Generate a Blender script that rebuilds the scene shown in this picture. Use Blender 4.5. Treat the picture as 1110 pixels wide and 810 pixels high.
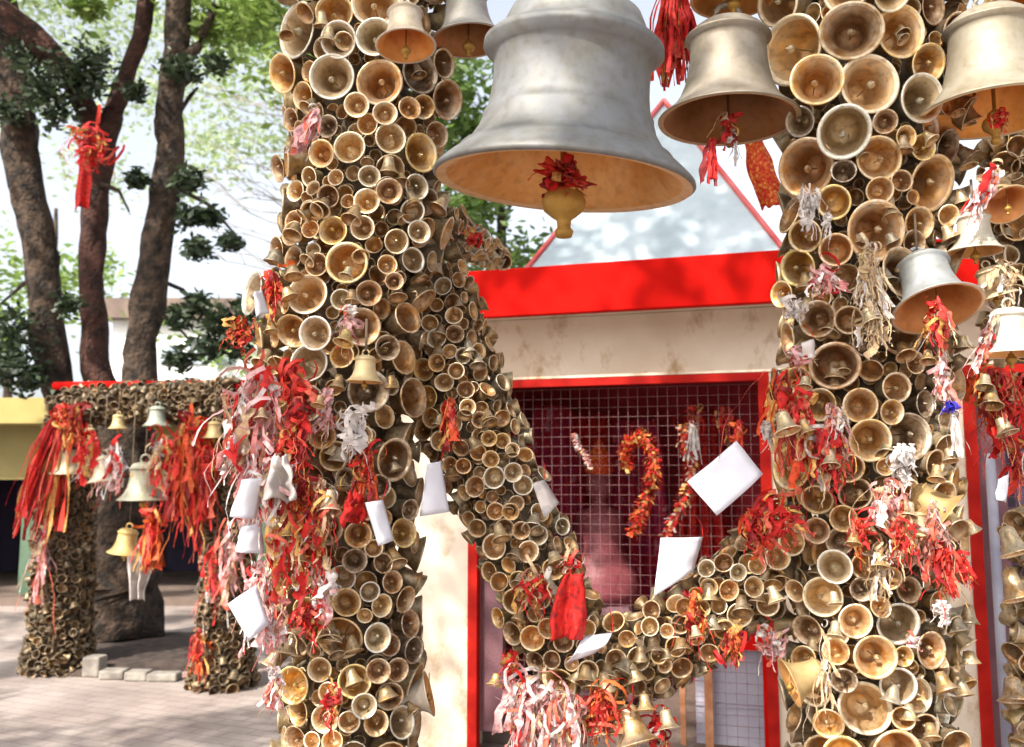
import bpy, bmesh, math, random
import numpy as np
from mathutils import Vector, Matrix, Quaternion, noise
random.seed(7)
D = bpy.data
for o in list(D.objects): D.objects.remove(o)
scn = bpy.context.scene
COL = scn.collection
R = math.radians

# ------------------------------------------------------------ camera, sky, sun, exposure
CAMZ = 1.5; F = 1000.0; PITCH = R(6.56)
cd = D.cameras.new('camera'); cam = D.objects.new('camera', cd); COL.objects.link(cam)
cam.location = (0, 0, CAMZ); cam.rotation_euler = (R(90) + PITCH, 0, 0)
cd.sensor_width = 36; cd.lens = 36 * F / 1110; cd.clip_end = 500; cd.clip_start = 0.05
cd.dof.use_dof = True; cd.dof.focus_distance = 2.55; cd.dof.aperture_fstop = 3.6
scn.camera = cam
w = D.worlds.new('World'); scn.world = w; w.use_nodes = True
wn = w.node_tree; bg = wn.nodes['Background']
sky = wn.nodes.new('ShaderNodeTexSky'); sky.sky_type = 'NISHITA'; sky.sun_disc = False
SUN = Vector((-0.55, -0.75, 0.88)).normalized()      # towards the sun: left of and behind the camera
sky.sun_elevation = math.asin(SUN.z); sky.sun_rotation = math.atan2(SUN.x, SUN.y)
sky.dust_density = 4.0; sky.air_density = 1.0
hs = wn.nodes.new('ShaderNodeHueSaturation'); hs.inputs['Saturation'].default_value = .38; hs.inputs['Value'].default_value = 1.25
wn.links.new(sky.outputs[0], hs.inputs['Color']); wn.links.new(hs.outputs[0], bg.inputs[0]); bg.inputs[1].default_value = 0.15
sl = D.lights.new('sun', 'SUN'); sl.energy = 4.6; sl.angle = R(0.53); sl.color = (1.0, 0.94, 0.85)
so = D.objects.new('sun', sl); COL.objects.link(so)
so.rotation_euler = SUN.to_track_quat('Z', 'Y').to_euler()
so.location = (0, 0, 12)
scn.view_settings.view_transform = 'Standard'; scn.view_settings.look = 'None'
scn.view_settings.exposure = 0.95; scn.view_settings.gamma = 1
scn.view_settings.use_curve_mapping = False

# ------------------------------------------------------------ helpers
cp, sp = math.cos(PITCH), math.sin(PITCH)
def ray(px, py):
    dx = (px - 555) / F; dz = (405 - py) / F
    return Vector((dx, cp - dz * sp, sp + dz * cp))
def at(px, py, Y):                                    # a point seen at that place, Y metres away
    r = ray(px, py); k = Y / r.y
    return Vector((r.x * k, Y, CAMZ + r.z * k))
def project(p):
    v = p - Vector((0, 0, CAMZ)); f = v.y * cp + v.z * sp; u = -v.y * sp + v.z * cp
    return (555 + F * v.x / f, 405 - F * u / f, F / f)

def tag(o, label=None, cat=None, group=None, kind=None):
    if label: o['label'] = label
    if cat: o['category'] = cat
    if group: o['group'] = group
    if kind: o['kind'] = kind
    return o
def empty(name, loc=(0, 0, 0)):
    o = D.objects.new(name, None); o.location = loc; o.empty_display_size = 0.05; COL.objects.link(o); return o
def link(name, me, mats=None, parent=None, smooth=True):
    if mats:
        for m in (mats if isinstance(mats, (list, tuple)) else [mats]): me.materials.append(m)
    if smooth and len(me.polygons): me.polygons.foreach_set('use_smooth', [True] * len(me.polygons))
    o = D.objects.new(name, me); COL.objects.link(o)
    if parent:
        o.parent = parent; o.matrix_parent_inverse = Matrix.Translation(-parent.location)
    return o
class MB:
    def __init__(s): s.v = []; s.f = []; s.m = []
    def add(s, v, f, m=0):
        n = len(s.v); s.v += [tuple(q) for q in v]; s.f += [tuple(i + n for i in q) for q in f]; s.m += [m] * len(f)
    def box(s, c, sx, sy, sz, M=None, m=0):
        c = Vector(c); v = []
        for x in (-1, 1):
            for y in (-1, 1):
                for z in (-1, 1):
                    q = Vector((x * sx / 2, y * sy / 2, z * sz / 2))
                    if M is not None: q = M @ q
                    v.append(c + q)
        s.add(v, [(0, 1, 3, 2), (4, 6, 7, 5), (0, 4, 5, 1), (2, 3, 7, 6), (0, 2, 6, 4), (1, 5, 7, 3)], m)
    def tube(s, pts, rad, n=8, m=0, jit=0.0, cap=True):
        pts = [Vector(p) for p in pts]; rings = []
        up = Vector((0.13, 0.2, 1)).normalized()
        for i, p in enumerate(pts):
            t = (pts[min(i + 1, len(pts) - 1)] - pts[max(i - 1, 0)]).normalized()
            a = t.cross(up if abs(t.dot(up)) < .95 else Vector((1, 0, 0))).normalized(); b = t.cross(a)
            r = rad[i] if isinstance(rad, (list, tuple)) else rad
            rings.append([p + (a * math.cos(2 * math.pi * k / n) + b * math.sin(2 * math.pi * k / n)) * r * (1 + jit * noise.noise(p * 4 + Vector((k, 0, 0)))) for k in range(n)])
        v = [q for rr in rings for q in rr]; f = []
        for i in range(len(pts) - 1):
            for k in range(n):
                f.append((i * n + k, i * n + (k + 1) % n, (i + 1) * n + (k + 1) % n, (i + 1) * n + k))
        if cap: f.append(tuple(range(n))[::-1]); f.append(tuple((len(pts) - 1) * n + k for k in range(n)))
        s.add(v, f, m)
    def lathe(s, prof, n=24, M=None, mats=None):
        v = []; f = []; ms = []
        for (r, z) in prof:
            for k in range(n):
                a = 2 * math.pi * k / n; q = Vector((r * math.cos(a), r * math.sin(a), z))
                v.append(M @ q if M is not None else q)
        for i in range(len(prof) - 1):
            for k in range(n):
                f.append((i * n + k, i * n + (k + 1) % n, (i + 1) * n + (k + 1) % n, (i + 1) * n + k)); ms.append(mats[i] if mats else 0)
        b = len(s.v); s.v += [tuple(q) for q in v]; s.f += [tuple(i + b for i in q) for q in f]; s.m += ms
    def mesh(s, name):
        me = D.meshes.new(name); me.from_pydata(s.v, [], s.f); me.polygons.foreach_set('material_index', s.m)
        me.update(); return me
    def build(s, name, mats, parent=None, smooth=True):
        return link(name, s.mesh(name), mats, parent, smooth)

# ------------------------------------------------------------ materials
def mat(name):
    m = D.materials.new(name); m.use_nodes = True
    return m, m.node_tree.nodes, m.node_tree.links, m.node_tree.nodes['Principled BSDF']
def setin(b, **k):
    for a, v in k.items():
        b.inputs[a.replace('_', ' ')].default_value = v
def ramp(n, stops):
    r = n.new('ShaderNodeValToRGB'); e = r.color_ramp.elements
    while len(e) < len(stops): e.new(0.5)
    for i, (p, c) in enumerate(stops):
        e[i].position = p; e[i].color = (*c, 1) if len(c) == 3 else c
    return r
def noisemat(name, c1, c2, scale=6, rough=.8, bump=.3, bscale=60, metallic=0, detail=5, lo=.35, hi=.65, bdist=.01, coord='Object', spec=.4):
    m, n, l, b = mat(name)
    tc = n.new('ShaderNodeTexCoord')
    t = n.new('ShaderNodeTexNoise'); t.inputs['Scale'].default_value = scale; t.inputs['Detail'].default_value = detail
    l.new(tc.outputs[coord], t.inputs['Vector'])
    r = ramp(n, [(lo, c1), (hi, c2)]); l.new(t.outputs['Fac'], r.inputs[0]); l.new(r.outputs[0], b.inputs['Base Color'])
    t2 = n.new('ShaderNodeTexNoise'); t2.inputs['Scale'].default_value = bscale; t2.inputs['Detail'].default_value = 6
    l.new(tc.outputs[coord], t2.inputs['Vector'])
    bp = n.new('ShaderNodeBump'); bp.inputs['Strength'].default_value = bump; bp.inputs['Distance'].default_value = bdist
    l.new(t2.outputs['Fac'], bp.inputs['Height']); l.new(bp.outputs[0], b.inputs['Normal'])
    setin(b, Roughness=rough, Metallic=metallic); b.inputs['Specular IOR Level'].default_value = spec
    return m

def bellmat(name, part, island=False, flat=None):
    """part: 0 outside, 1 inside, 2 rim; the tint is the object's own colour (or a random brass for the mass of bells)"""
    m, n, l, b = mat(name)
    if flat:
        src = n.new('ShaderNodeRGB'); src.outputs[0].default_value = (*flat, 1); s_out = src.outputs[0]
    elif island:
        g = n.new('ShaderNodeNewGeometry')
        r = ramp(n, [(0, (.30, .18, .08)), (.2, (.50, .34, .14)), (.4, (.60, .50, .33)), (.55, (.44, .28, .11)), (.7, (.36, .34, .30)), (.85, (.55, .42, .22)), (1, (.2, .13, .07))])
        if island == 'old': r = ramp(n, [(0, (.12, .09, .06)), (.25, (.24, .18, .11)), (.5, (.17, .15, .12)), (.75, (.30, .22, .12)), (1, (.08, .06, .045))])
        l.new(g.outputs['Random Per Island'], r.inputs[0]); s_out = r.outputs[0]
    else:
        oi = n.new('ShaderNodeObjectInfo'); s_out = oi.outputs['Color']
    tc = n.new('ShaderNodeTexCoord')
    t = n.new('ShaderNodeTexNoise'); t.inputs['Scale'].default_value = 14 if flat else (34 if island else 3.5); t.inputs['Detail'].default_value = 7
    t.inputs['Roughness'].default_value = .65
    l.new(tc.outputs['Object'], t.inputs['Vector'])
    tint = {0: (.84, .76, .60), 1: (.90, .64, .36), 2: (1.25, 1.18, 1.05)}[part]  # rim tint raised: worn metal plus the edge highlight put into the colour
    mul = n.new('ShaderNodeMixRGB'); mul.blend_type = 'MULTIPLY'; mul.inputs[0].default_value = 1
    l.new(s_out, mul.inputs[1]); mul.inputs[2].default_value = (*([1.1 * q for q in tint] if part == 1 else tint), 1)
    if flat: tint = {0: (.85, .85, .86), 1: (1, .95, .85), 2: (1, 1, 1)}[part]
    dust = ({0: (.50, .44, .34), 1: (.50, .41, .29), 2: (.86, .78, .62)} if not flat else {k: tuple(c * 1.18 for c in flat) for k in range(3)})[part]
    rr = ramp(n, [(.38, (0, 0, 0)), (.68, (.8, .8, .8) if not flat else (.5, .5, .5))]); l.new(t.outputs['Fac'], rr.inputs[0])
    mx = n.new('ShaderNodeMixRGB'); l.new(rr.outputs[0], mx.inputs[0]); l.new(mul.outputs[0], mx.inputs[1]); mx.inputs[2].default_value = (*dust, 1)
    t3 = n.new('ShaderNodeTexNoise'); t3.inputs['Scale'].default_value = 40 if flat else (90 if island else 9); t3.inputs['Detail'].default_value = 4
    l.new(tc.outputs['Object'], t3.inputs['Vector'])
    r3 = ramp(n, [(.30, (.45, .38, .30)), (.52, (1, 1, 1))]); l.new(t3.outputs['Fac'], r3.inputs[0])
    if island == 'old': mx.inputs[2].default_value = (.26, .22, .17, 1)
    m3 = n.new('ShaderNodeMixRGB'); m3.blend_type = 'MULTIPLY'; m3.inputs[0].default_value = .3 if flat else .65
    l.new(mx.outputs[0], m3.inputs[1]); l.new(r3.outputs[0], m3.inputs[2]); l.new(m3.outputs[0], b.inputs['Base Color'])
    rg = n.new('ShaderNodeMapRange'); rg.inputs['To Min'].default_value = .45 if flat else .34; rg.inputs['To Max'].default_value = .8 if flat else .62
    l.new(t.outputs['Fac'], rg.inputs['Value']); l.new(rg.outputs[0], b.inputs['Roughness'])
    bp = n.new('ShaderNodeBump'); bp.inputs['Strength'].default_value = .25; bp.inputs['Distance'].default_value = .006 if not flat else .002
    l.new(t3.outputs['Fac'], bp.inputs['Height']); l.new(bp.outputs[0], b.inputs['Normal'])
    b.inputs['Metallic'].default_value = {0: .65, 1: .65, 2: .45}[part]
    return m
BM = [bellmat('bell_metal_outside', 0), bellmat('bell_metal_inside', 1), bellmat('bell_metal_rim', 2)]
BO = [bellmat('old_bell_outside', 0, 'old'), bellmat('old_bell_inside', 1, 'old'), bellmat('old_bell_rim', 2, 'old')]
BS = [bellmat('bell_mass_outside', 0, True), bellmat('bell_mass_inside', 1, True), bellmat('bell_mass_rim', 2, True)]

def stripmat(name, cols, trans=.25):
    m, n, l, b = mat(name)
    g = n.new('ShaderNodeNewGeometry'); r = n.new('ShaderNodeValToRGB'); r.color_ramp.interpolation = 'CONSTANT'; e = r.color_ramp.elements
    while len(e) < len(cols): e.new(.5)
    for i, c in enumerate(cols): e[i].position = i / len(cols); e[i].color = (*c, 1)
    l.new(g.outputs['Random Per Island'], r.inputs[0])
    tc = n.new('ShaderNodeTexCoord'); t = n.new('ShaderNodeTexNoise'); t.inputs['Scale'].default_value = 70; t.inputs['Detail'].default_value = 4; l.new(tc.outputs['Object'], t.inputs['Vector'])
    q = ramp(n, [(.35, (.45, .4, .4)), (.5, (1, 1, 1)), (.62, (1.0, 1.0, 1.0)), (.66, (1.25, 1.5, 1.4))]); l.new(t.outputs['Fac'], q.inputs[0])
    mu = n.new('ShaderNodeMixRGB'); mu.blend_type = 'MULTIPLY'; mu.inputs[0].default_value = .85; l.new(r.outputs[0], mu.inputs[1]); l.new(q.outputs[0], mu.inputs[2])
    l.new(mu.outputs[0], b.inputs['Base Color']); setin(b, Roughness=.7)
    tr = n.new('ShaderNodeBsdfTranslucent'); l.new(mu.outputs[0], tr.inputs[0]); mx = n.new('ShaderNodeMixShader'); mx.inputs[0].default_value = trans
    l.new(b.outputs[0], mx.inputs[1]); l.new(tr.outputs[0], mx.inputs[2]); l.new(mx.outputs[0], n['Material Output'].inputs[0]); return m
def clothmat(name, c1, c2, c3=None, scale=30, t1=.45, t2=.62, trans=.25, rough=.75):
    m, n, l, b = mat(name)
    tc = n.new('ShaderNodeTexCoord'); t = n.new('ShaderNodeTexNoise'); t.inputs['Scale'].default_value = scale; t.inputs['Detail'].default_value = 3
    l.new(tc.outputs['Object'], t.inputs['Vector'])
    st = [(t1, c1), (t1 + .06, c2)] + ([(t2, c2), (t2 + .05, c3)] if c3 else [])
    r = ramp(n, st); l.new(t.outputs['Fac'], r.inputs[0]); l.new(r.outputs[0], b.inputs['Base Color'])
    setin(b, Roughness=rough)
    tr = n.new('ShaderNodeBsdfTranslucent'); l.new(r.outputs[0], tr.inputs[0])
    mx = n.new('ShaderNodeMixShader'); mx.inputs[0].default_value = trans
    out = n['Material Output']; l.new(b.outputs[0], mx.inputs[1]); l.new(tr.outputs[0], mx.inputs[2]); l.new(mx.outputs[0], out.inputs[0])
    return m
RED = (.58, .012, .008); GOLD = (.80, .42, .08); WH = (.66, .60, .56); PK = (.72, .25, .27); OR = (.70, .065, .012)
C = {
 'red': clothmat('red_cloth', (.30, .006, .006), RED, (.66, .05, .03), 45, .40, .60),
 'redgold': clothmat('red_gold_cloth', (.60, .02, .01), OR, GOLD, 90, .42, .57),
 'orange': clothmat('orange_cloth', (.62, .03, .01), (.72, .12, .02), GOLD, 80, .42, .58),
 'pink': clothmat('faded_pink_cloth', (.68, .12, .12), (.78, .45, .45), WH, 60, .40, .55),
 'pinkwhite': clothmat('pink_white_cloth', (.64, .04, .05), (.76, .40, .40), WH, 70, .44, .54),
 'white': clothmat('white_cloth', (.50, .46, .44), WH, None, 18),
 'cream': clothmat('cream_thread', (.60, .48, .32), (.76, .66, .50), None, 30),
 'blue': clothmat('blue_cloth', (.02, .03, .5), (.05, .02, .35), (.6, .1, .1), 60),
 'magenta': clothmat('magenta_cloth', (.40, .02, .09), (.5, .02, .05), (.6, .25, .35), 12),
}
PAPER = noisemat('white_paper', (.60, .60, .66), (.68, .68, .73), 12, .7, .2, 40, bdist=.003)
LEAF = {}
def leafmat(name, c1, c2, tr=.4):
    m, n, l, b = mat(name)
    g = n.new('ShaderNodeNewGeometry'); r = ramp(n, [(0, c1), (1, c2)]); l.new(g.outputs['Random Per Island'], r.inputs[0])
    l.new(r.outputs[0], b.inputs['Base Color']); setin(b, Roughness=.5)
    t = n.new('ShaderNodeBsdfTranslucent'); l.new(r.outputs[0], t.inputs[0]); mx = n.new('ShaderNodeMixShader'); mx.inputs[0].default_value = tr
    l.new(b.outputs[0], mx.inputs[1]); l.new(t.outputs[0], mx.inputs[2]); l.new(mx.outputs[0], n['Material Output'].inputs[0]); return m
LEAF['green'] = leafmat('green_leaves', (.05, .09, .02), (.12, .20, .03))
LEAF['bright'] = leafmat('bright_leaves', (.12, .22, .04), (.30, .40, .10), .5)
LEAF['pale'] = leafmat('overexposed_pale_leaves', (.22, .32, .12), (.48, .56, .34), .5)  # lightened leaf colour carries the overexposure and haze of the far trees
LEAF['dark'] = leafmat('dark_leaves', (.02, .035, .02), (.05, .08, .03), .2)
BARK = noisemat('bark', (.016, .011, .008), (.09, .058, .038), 9, .9, 1.0, 28, bdist=.05, lo=.38, hi=.66)  # darkened so the backlit shade of the trunks sits in the colour
BARK2 = noisemat('red_brown_bark', (.025, .011, .008), (.08, .032, .022), 9, .9, 1.0, 30, bdist=.04)
PLASTER = noisemat('stained_cream_plaster', (.54, .43, .32), (.68, .58, .47), 2.2, .85, .3, 40, detail=8, bdist=.004)
def stain(m, col, lo, hi, sc):
    n = m.node_tree.nodes; l = m.node_tree.links; b = n['Principled BSDF']; src = b.inputs['Base Color'].links[0].from_socket
    tc = n.new('ShaderNodeTexCoord'); mp = n.new('ShaderNodeMapping'); mp.inputs['Scale'].default_value = sc; l.new(tc.outputs['Object'], mp.inputs[0])
    t = n.new('ShaderNodeTexNoise'); t.inputs['Scale'].default_value = 1; t.inputs['Detail'].default_value = 9; t.inputs['Roughness'].default_value = .7; l.new(mp.outputs[0], t.inputs['Vector'])
    q = ramp(n, [(lo, (1, 1, 1)), (hi, col)]); l.new(t.outputs['Fac'], q.inputs[0]); mu = n.new('ShaderNodeMixRGB'); mu.blend_type = 'MULTIPLY'; mu.inputs[0].default_value = 1
    l.new(src, mu.inputs[1]); l.new(q.outputs[0], mu.inputs[2]); l.new(mu.outputs[0], b.inputs['Base Color'])
stain(PLASTER, (.62, .50, .36), .54, .68, (5, 5, 3.2))
REDP = noisemat('red_gloss_paint', (.40, .003, .0012), (.47, .005, .002), 4, .7, .2, 30, bdist=.002, spec=.06)
REDF = noisemat('red_frame_paint', (.27, .006, .004), (.40, .012, .006), 8, .6, .2, 50, bdist=.002, spec=.1)
ROOFP = noisemat('pale_blue_roof_paint', (.28, .34, .37), (.44, .50, .53), 3, .7, .2, 25, detail=8, bdist=.004)
RIDGE = noisemat('pink_ridge_paint', (.45, .05, .05), (.52, .12, .11), 6, .6)
DARK = noisemat('dark_core', (.10, .07, .045), (.18, .13, .085), 20, .9)
INTR = noisemat('dark_red_interior', (.32, .018, .03), (.42, .032, .05), 3, .8)
MAUVE = noisemat('mauve_jamb_paint', (.10, .04, .05), (.16, .07, .08), 5, .7)
WIRE = noisemat('pink_grey_wire', (.22, .11, .11), (.32, .18, .18), 8, .5, metallic=.3)
YEL = noisemat('yellow_wall_paint', (.33, .26, .09), (.40, .32, .12), 1.5, .85)
YEL_SHADED = noisemat('shaded_yellow_paint', (.22, .18, .07), (.28, .23, .09), 1.5, .85)  # darker copy of the yellow, wall shade under the roof edge painted in
WHT = noisemat('white_wall_paint', (.72, .74, .74), (.80, .80, .78), 1, .8)
BROWN = noisemat('brown_band_paint', (.12, .085, .07), (.19, .14, .11), 3, .8)
GREENP = noisemat('green_column_paint', (.05, .10, .06), (.09, .14, .09), 3, .8)
BLACK = noisemat('verandah_shade_black', (.012, .010, .012), (.025, .02, .02), 3, .9)  # near-black verandah walls, the shade inside put into their colour
GREYS = noisemat('reflection_grey_sheet', (.26, .24, .30), (.38, .36, .42), 2.5, .6)  # mottled bluish grey, window reflections painted into the sheet
RUST = noisemat('rusty_post', (.26, .09, .03), (.42, .20, .10), 12, .7)
STONE = noisemat('kerb_stone', (.16, .14, .12), (.30, .27, .23), 10, .9, .6, 40)
SKINM = noisemat('pale_marble', (.16, .03, .04), (.26, .07, .08), 6, .5)

# ------------------------------------------------------------ ground
def ground_mat():
    m, n, l, b = mat('paving')
    tc = n.new('ShaderNodeTexCoord'); mp = n.new('ShaderNodeMapping'); mp.inputs['Rotation'].default_value = (0, 0, R(24)); l.new(tc.outputs['Object'], mp.inputs[0])
    br = n.new('ShaderNodeTexBrick'); br.inputs['Scale'].default_value = 2.2; br.inputs['Mortar Size'].default_value = .012
    br.inputs['Color1'].default_value = (.27, .235, .215, 1); br.inputs['Color2'].default_value = (.32, .285, .26, 1); br.inputs['Mortar'].default_value = (.20, .165, .155, 1)
    l.new(mp.outputs[0], br.inputs['Vector'])
    t = n.new('ShaderNodeTexNoise'); t.inputs['Scale'].default_value = 1.6; t.inputs['Detail'].default_value = 8; l.new(tc.outputs['Object'], t.inputs['Vector'])
    r = ramp(n, [(.35, (.75, .68, .66)), (.65, (1.15, 1.1, 1.08))]); l.new(t.outputs['Fac'], r.inputs[0])
    mu = n.new('ShaderNodeMixRGB'); mu.blend_type = 'MULTIPLY'; mu.inputs[0].default_value = 1; l.new(br.outputs[0], mu.inputs[1]); l.new(r.outputs[0], mu.inputs[2])
    l.new(mu.outputs[0], b.inputs['Base Color']); setin(b, Roughness=.85)
    bp = n.new('ShaderNodeBump'); bp.inputs['Strength'].default_value = .4; bp.inputs['Distance'].default_value = .01
    t2 = n.new('ShaderNodeTexNoise'); t2.inputs['Scale'].default_value = 30; l.new(tc.outputs['Object'], t2.inputs['Vector']); l.new(t2.outputs['Fac'], bp.inputs['Height']); l.new(bp.outputs[0], b.inputs['Normal'])
    return m
g = MB(); g.add([(-150, -60, 0), (150, -60, 0), (150, 250, 0), (-150, 250, 0)], [(0, 1, 2, 3)])
tag(g.build('ground', ground_mat(), smooth=False), kind='structure')

# ------------------------------------------------------------ temple (facade turned 17 degrees, its right end nearer)
TA = R(17); U = Vector((math.cos(TA), -math.sin(TA), 0)); N = Vector((-math.sin(TA), -math.cos(TA), 0))
FO = at(680, 500, 5.0); FO.z = 0
FM = Matrix((U, -N, Vector((0, 0, 1)))).transposed()           # local x along the wall, y inwards
def fac(px, py, off=0):                                        # (u, z) on the facade plane moved off metres outwards
    r = ray(px, py); o = Vector((0, 0, CAMZ)); p0 = FO + N * off
    t = (p0 - o).dot(N) / r.dot(N); p = o + r * t
    return (p - FO).dot(U), p.z
def fbox(mb, u0, u1, y0, y1, z0, z1, m=0):                     # y = distance inwards from the facade plane
    c = FO + U * ((u0 + u1) / 2) - N * ((y0 + y1) / 2) + Vector((0, 0, (z0 + z1) / 2))
    mb.box(c, u1 - u0, y1 - y0, z1 - z0, FM, m)
fu = lambda px, off=0: fac(px, 560, off)[0]
ZL = 2.06
T = empty('temple', FO); tag(T, 'small temple with red fascia, pale pyramid roof and mesh doors', 'temple')
uL, uR = fu(415), fu(1420)
a, b_ = fu(508), fu(838); c_, d_ = fu(1050), fu(1300)
mb = MB()
fbox(mb, uL, a, 0, .25, 0, ZL); fbox(mb, b_, c_, 0, .25, 0, ZL); fbox(mb, d_, uR, 0, .25, 0, ZL)
fbox(mb, uL, uR, -.01, .25, ZL, 2.40)
fbox(mb, uL, uL + .2, .25, 3.0, 0, 2.40); fbox(mb, uR - .2, uR, .25, 3.0, 0, 2.40)
mb.build('wall', PLASTER, T, False)
mb = MB(); fbox(mb, uL + .2, uR - .2, 1.7, 1.8, .0, 2.38); mb.build('back_wall', INTR, T, False)
mb = MB(); fbox(mb, uL + .2, uR - .2, .25, 2.4, .004, .12); mb.build('floor_slab', BROWN, T, False)
mb = MB(); fbox(mb, b_ + .25, b_ + .35, .27, 2.4, .12, 2.36); mb.build('partition', INTR, T, False)
mb = MB(); fbox(mb, uL - .3, uR + .3, -.27, 3.2, 2.403, 2.45); mb.build('eave_slab', PLASTER, T, False)
mb = MB(); fbox(mb, uL - .33, uR + .33, -.31, -.25, 2.37, 2.63); fbox(mb, uL - .33, uL - .27, -.25, 3.2, 2.385, 2.615)
fo = mb.build('fascia', REDP, T, False)
bv = fo.modifiers.new('bevel', 'BEVEL'); bv.width = .006; bv.segments = 2
mb = MB(); fbox(mb, uL - .26, uR + .3, -.245, 3.2, 2.455, 2.58); mb.build('roof_slab', ROOFP, T, False)
# pyramid
u0 = fac(553, 285, -.0)[0]; u1 = fac(868, 285, -.0)[0]; hw = (u1 - u0) / 2; uc = (u0 + u1) / 2
ap = FO + U * uc - N * (hw); ap.z = 1.5
# apex height from the sight line over its place
ap.z = at(792, 112, ap.y).z
def pc(u, y, z): q = FO + U * u - N * y; return Vector((q.x, q.y, z))
zb = 2.575
base = [pc(u0, 0, zb), pc(u1, 0, zb), pc(u1, 2 * hw, zb), pc(u0, 2 * hw, zb)]
mb = MB(); mb.add(base + [ap], [(0, 1, 4), (1, 2, 4), (2, 3, 4), (3, 0, 4)]); mb.build('pyramid_roof', ROOFP, T, False)
for q in base:
    mb = MB(); mb.tube([q + Vector((0, 0, .01)), ap + Vector((0, 0, .02))], .017, 6); mb.build('ridge', RIDGE, T, False)
# frames, jambs, mesh doors
def frame(x0, x1, jl=True):
    mb = MB(); w_ = .055
    fbox(mb, x0, x0 + w_, -.012, .05, 0, ZL - .003); fbox(mb, x1 - w_, x1, -.012, .05, 0, ZL - .003)
    fbox(mb, x0 + w_, x1 - w_, -.012, .05, ZL - .045, ZL - .003)
    fr = mb.build('door_frame', REDF, T, False)
    mb = MB(); fbox(mb, x0 + w_, x0 + w_ + .13, .055, .10, .12, ZL - .048); mb.build('jamb', MAUVE, T, False)
    return fr
frame(a, b_ + .0); frame(c_, d_)
def grille(x0, x1, z0, z1, sp_=.054, rad=.0012, y=.125):
    mb = MB(); n = int((x1 - x0) / sp_)
    for i in range(n + 1):
        u = x0 + i * (x1 - x0) / n
        mb.tube([pc(u, y, z0), pc(u, y, z1)], rad, 4)
    k = int((z1 - z0) / sp_)
    for i in range(k + 1):
        z = z0 + i * (z1 - z0) / k
        mb.tube([pc(x0, y + .004, z), pc(x1, y + .004, z)], rad, 4)
    return mb.build('wire_mesh', WIRE, T, False)
grille(a + .18, b_ - .05, .12, ZL - .05); grille(c_ + .18, d_ - .05, .12, ZL - .05)
# small gate low on the right of the main doorway
g0, g1 = fac(752, 760, -.06)[0], fac(829, 760, -.06)[0]; gz = fac(790, 694, -.06)[1]
mb = MB(); fbox(mb, g0 - .15, g1 + .02, .052, .09, gz - .045, gz + .025); fbox(mb, g1 - .005, g1 + .04, .052, .089, .12, gz - .047); mb.build('gate_rail', REDP, T, False)
mb = MB(); fbox(mb, g0, g1 - .01, .16, .18, .12, gz - .05); fbox(mb, g0 + .0, g1 - .01, .152, .16, gz - .36, gz - .34); mb.build('gate_sheet', GREYS, T, False)
mb = MB(); fbox(mb, fac(763, 760, -.06)[0], fac(772, 760, -.06)[0], .095, .12, .12, gz - .05); mb.build('gate_post', RUST, T, False)
mb = MB(); fbox(mb, fac(736, 760, -.06)[0], fac(742, 760, -.06)[0], .095, .12, .12, gz - .05); mb.build('gate_post', RUST, T, False)
q = at(1077, 560, 4.3)
mb = MB(); mb.tube([(q.x, 4.3, 0), (q.x, 4.3, 1.62)], .022, 12)
tag(mb.build('pole', noisemat('grey_tube', (.20, .19, .24), (.30, .29, .34), 5, .5)), 'thin grey vertical pole in front of the dark doorway at the right edge', 'pole')
mb = MB(); fbox(mb, c_ + .06, d_ - .06, .35, .40, .12, ZL - .1); mb.build('door_panel', noisemat('purple_black_door', (.035, .022, .045), (.06, .035, .07), 4, .7), T, False)

# ------------------------------------------------------------ cloth, ribbons, paper
rd_, dr_, co_, cr_, pp_, gd_, wt_ = (.60, .015, .012), (.26, .008, .01), (.64, .12, .07), (.62, .44, .26), (.68, .36, .36), (.62, .34, .09), (.66, .60, .56)
CS = {'red': stripmat('red_threads', [rd_, rd_, dr_, rd_, (.66, .04, .02), co_, gd_]),
 'redgold': stripmat('red_gold_threads', [rd_, dr_, co_, gd_, rd_, cr_, (.5, .03, .02), wt_]),
 'orange': stripmat('orange_threads', [(.66, .07, .015), rd_, gd_, co_, dr_, (.64, .12, .02), rd_]),
 'pink': stripmat('faded_threads', [pp_, wt_, co_, cr_, (.55, .22, .18), wt_, pp_]),
 'pinkwhite': stripmat('pink_white_threads', [(.78, .72, .70), co_, (.76, .45, .44), rd_, (.78, .72, .70), (.70, .26, .24), (.76, .45, .44), cr_]),
 'cream': stripmat('cream_threads', [cr_, wt_, (.5, .36, .2), (.62, .5, .34)])}
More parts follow.
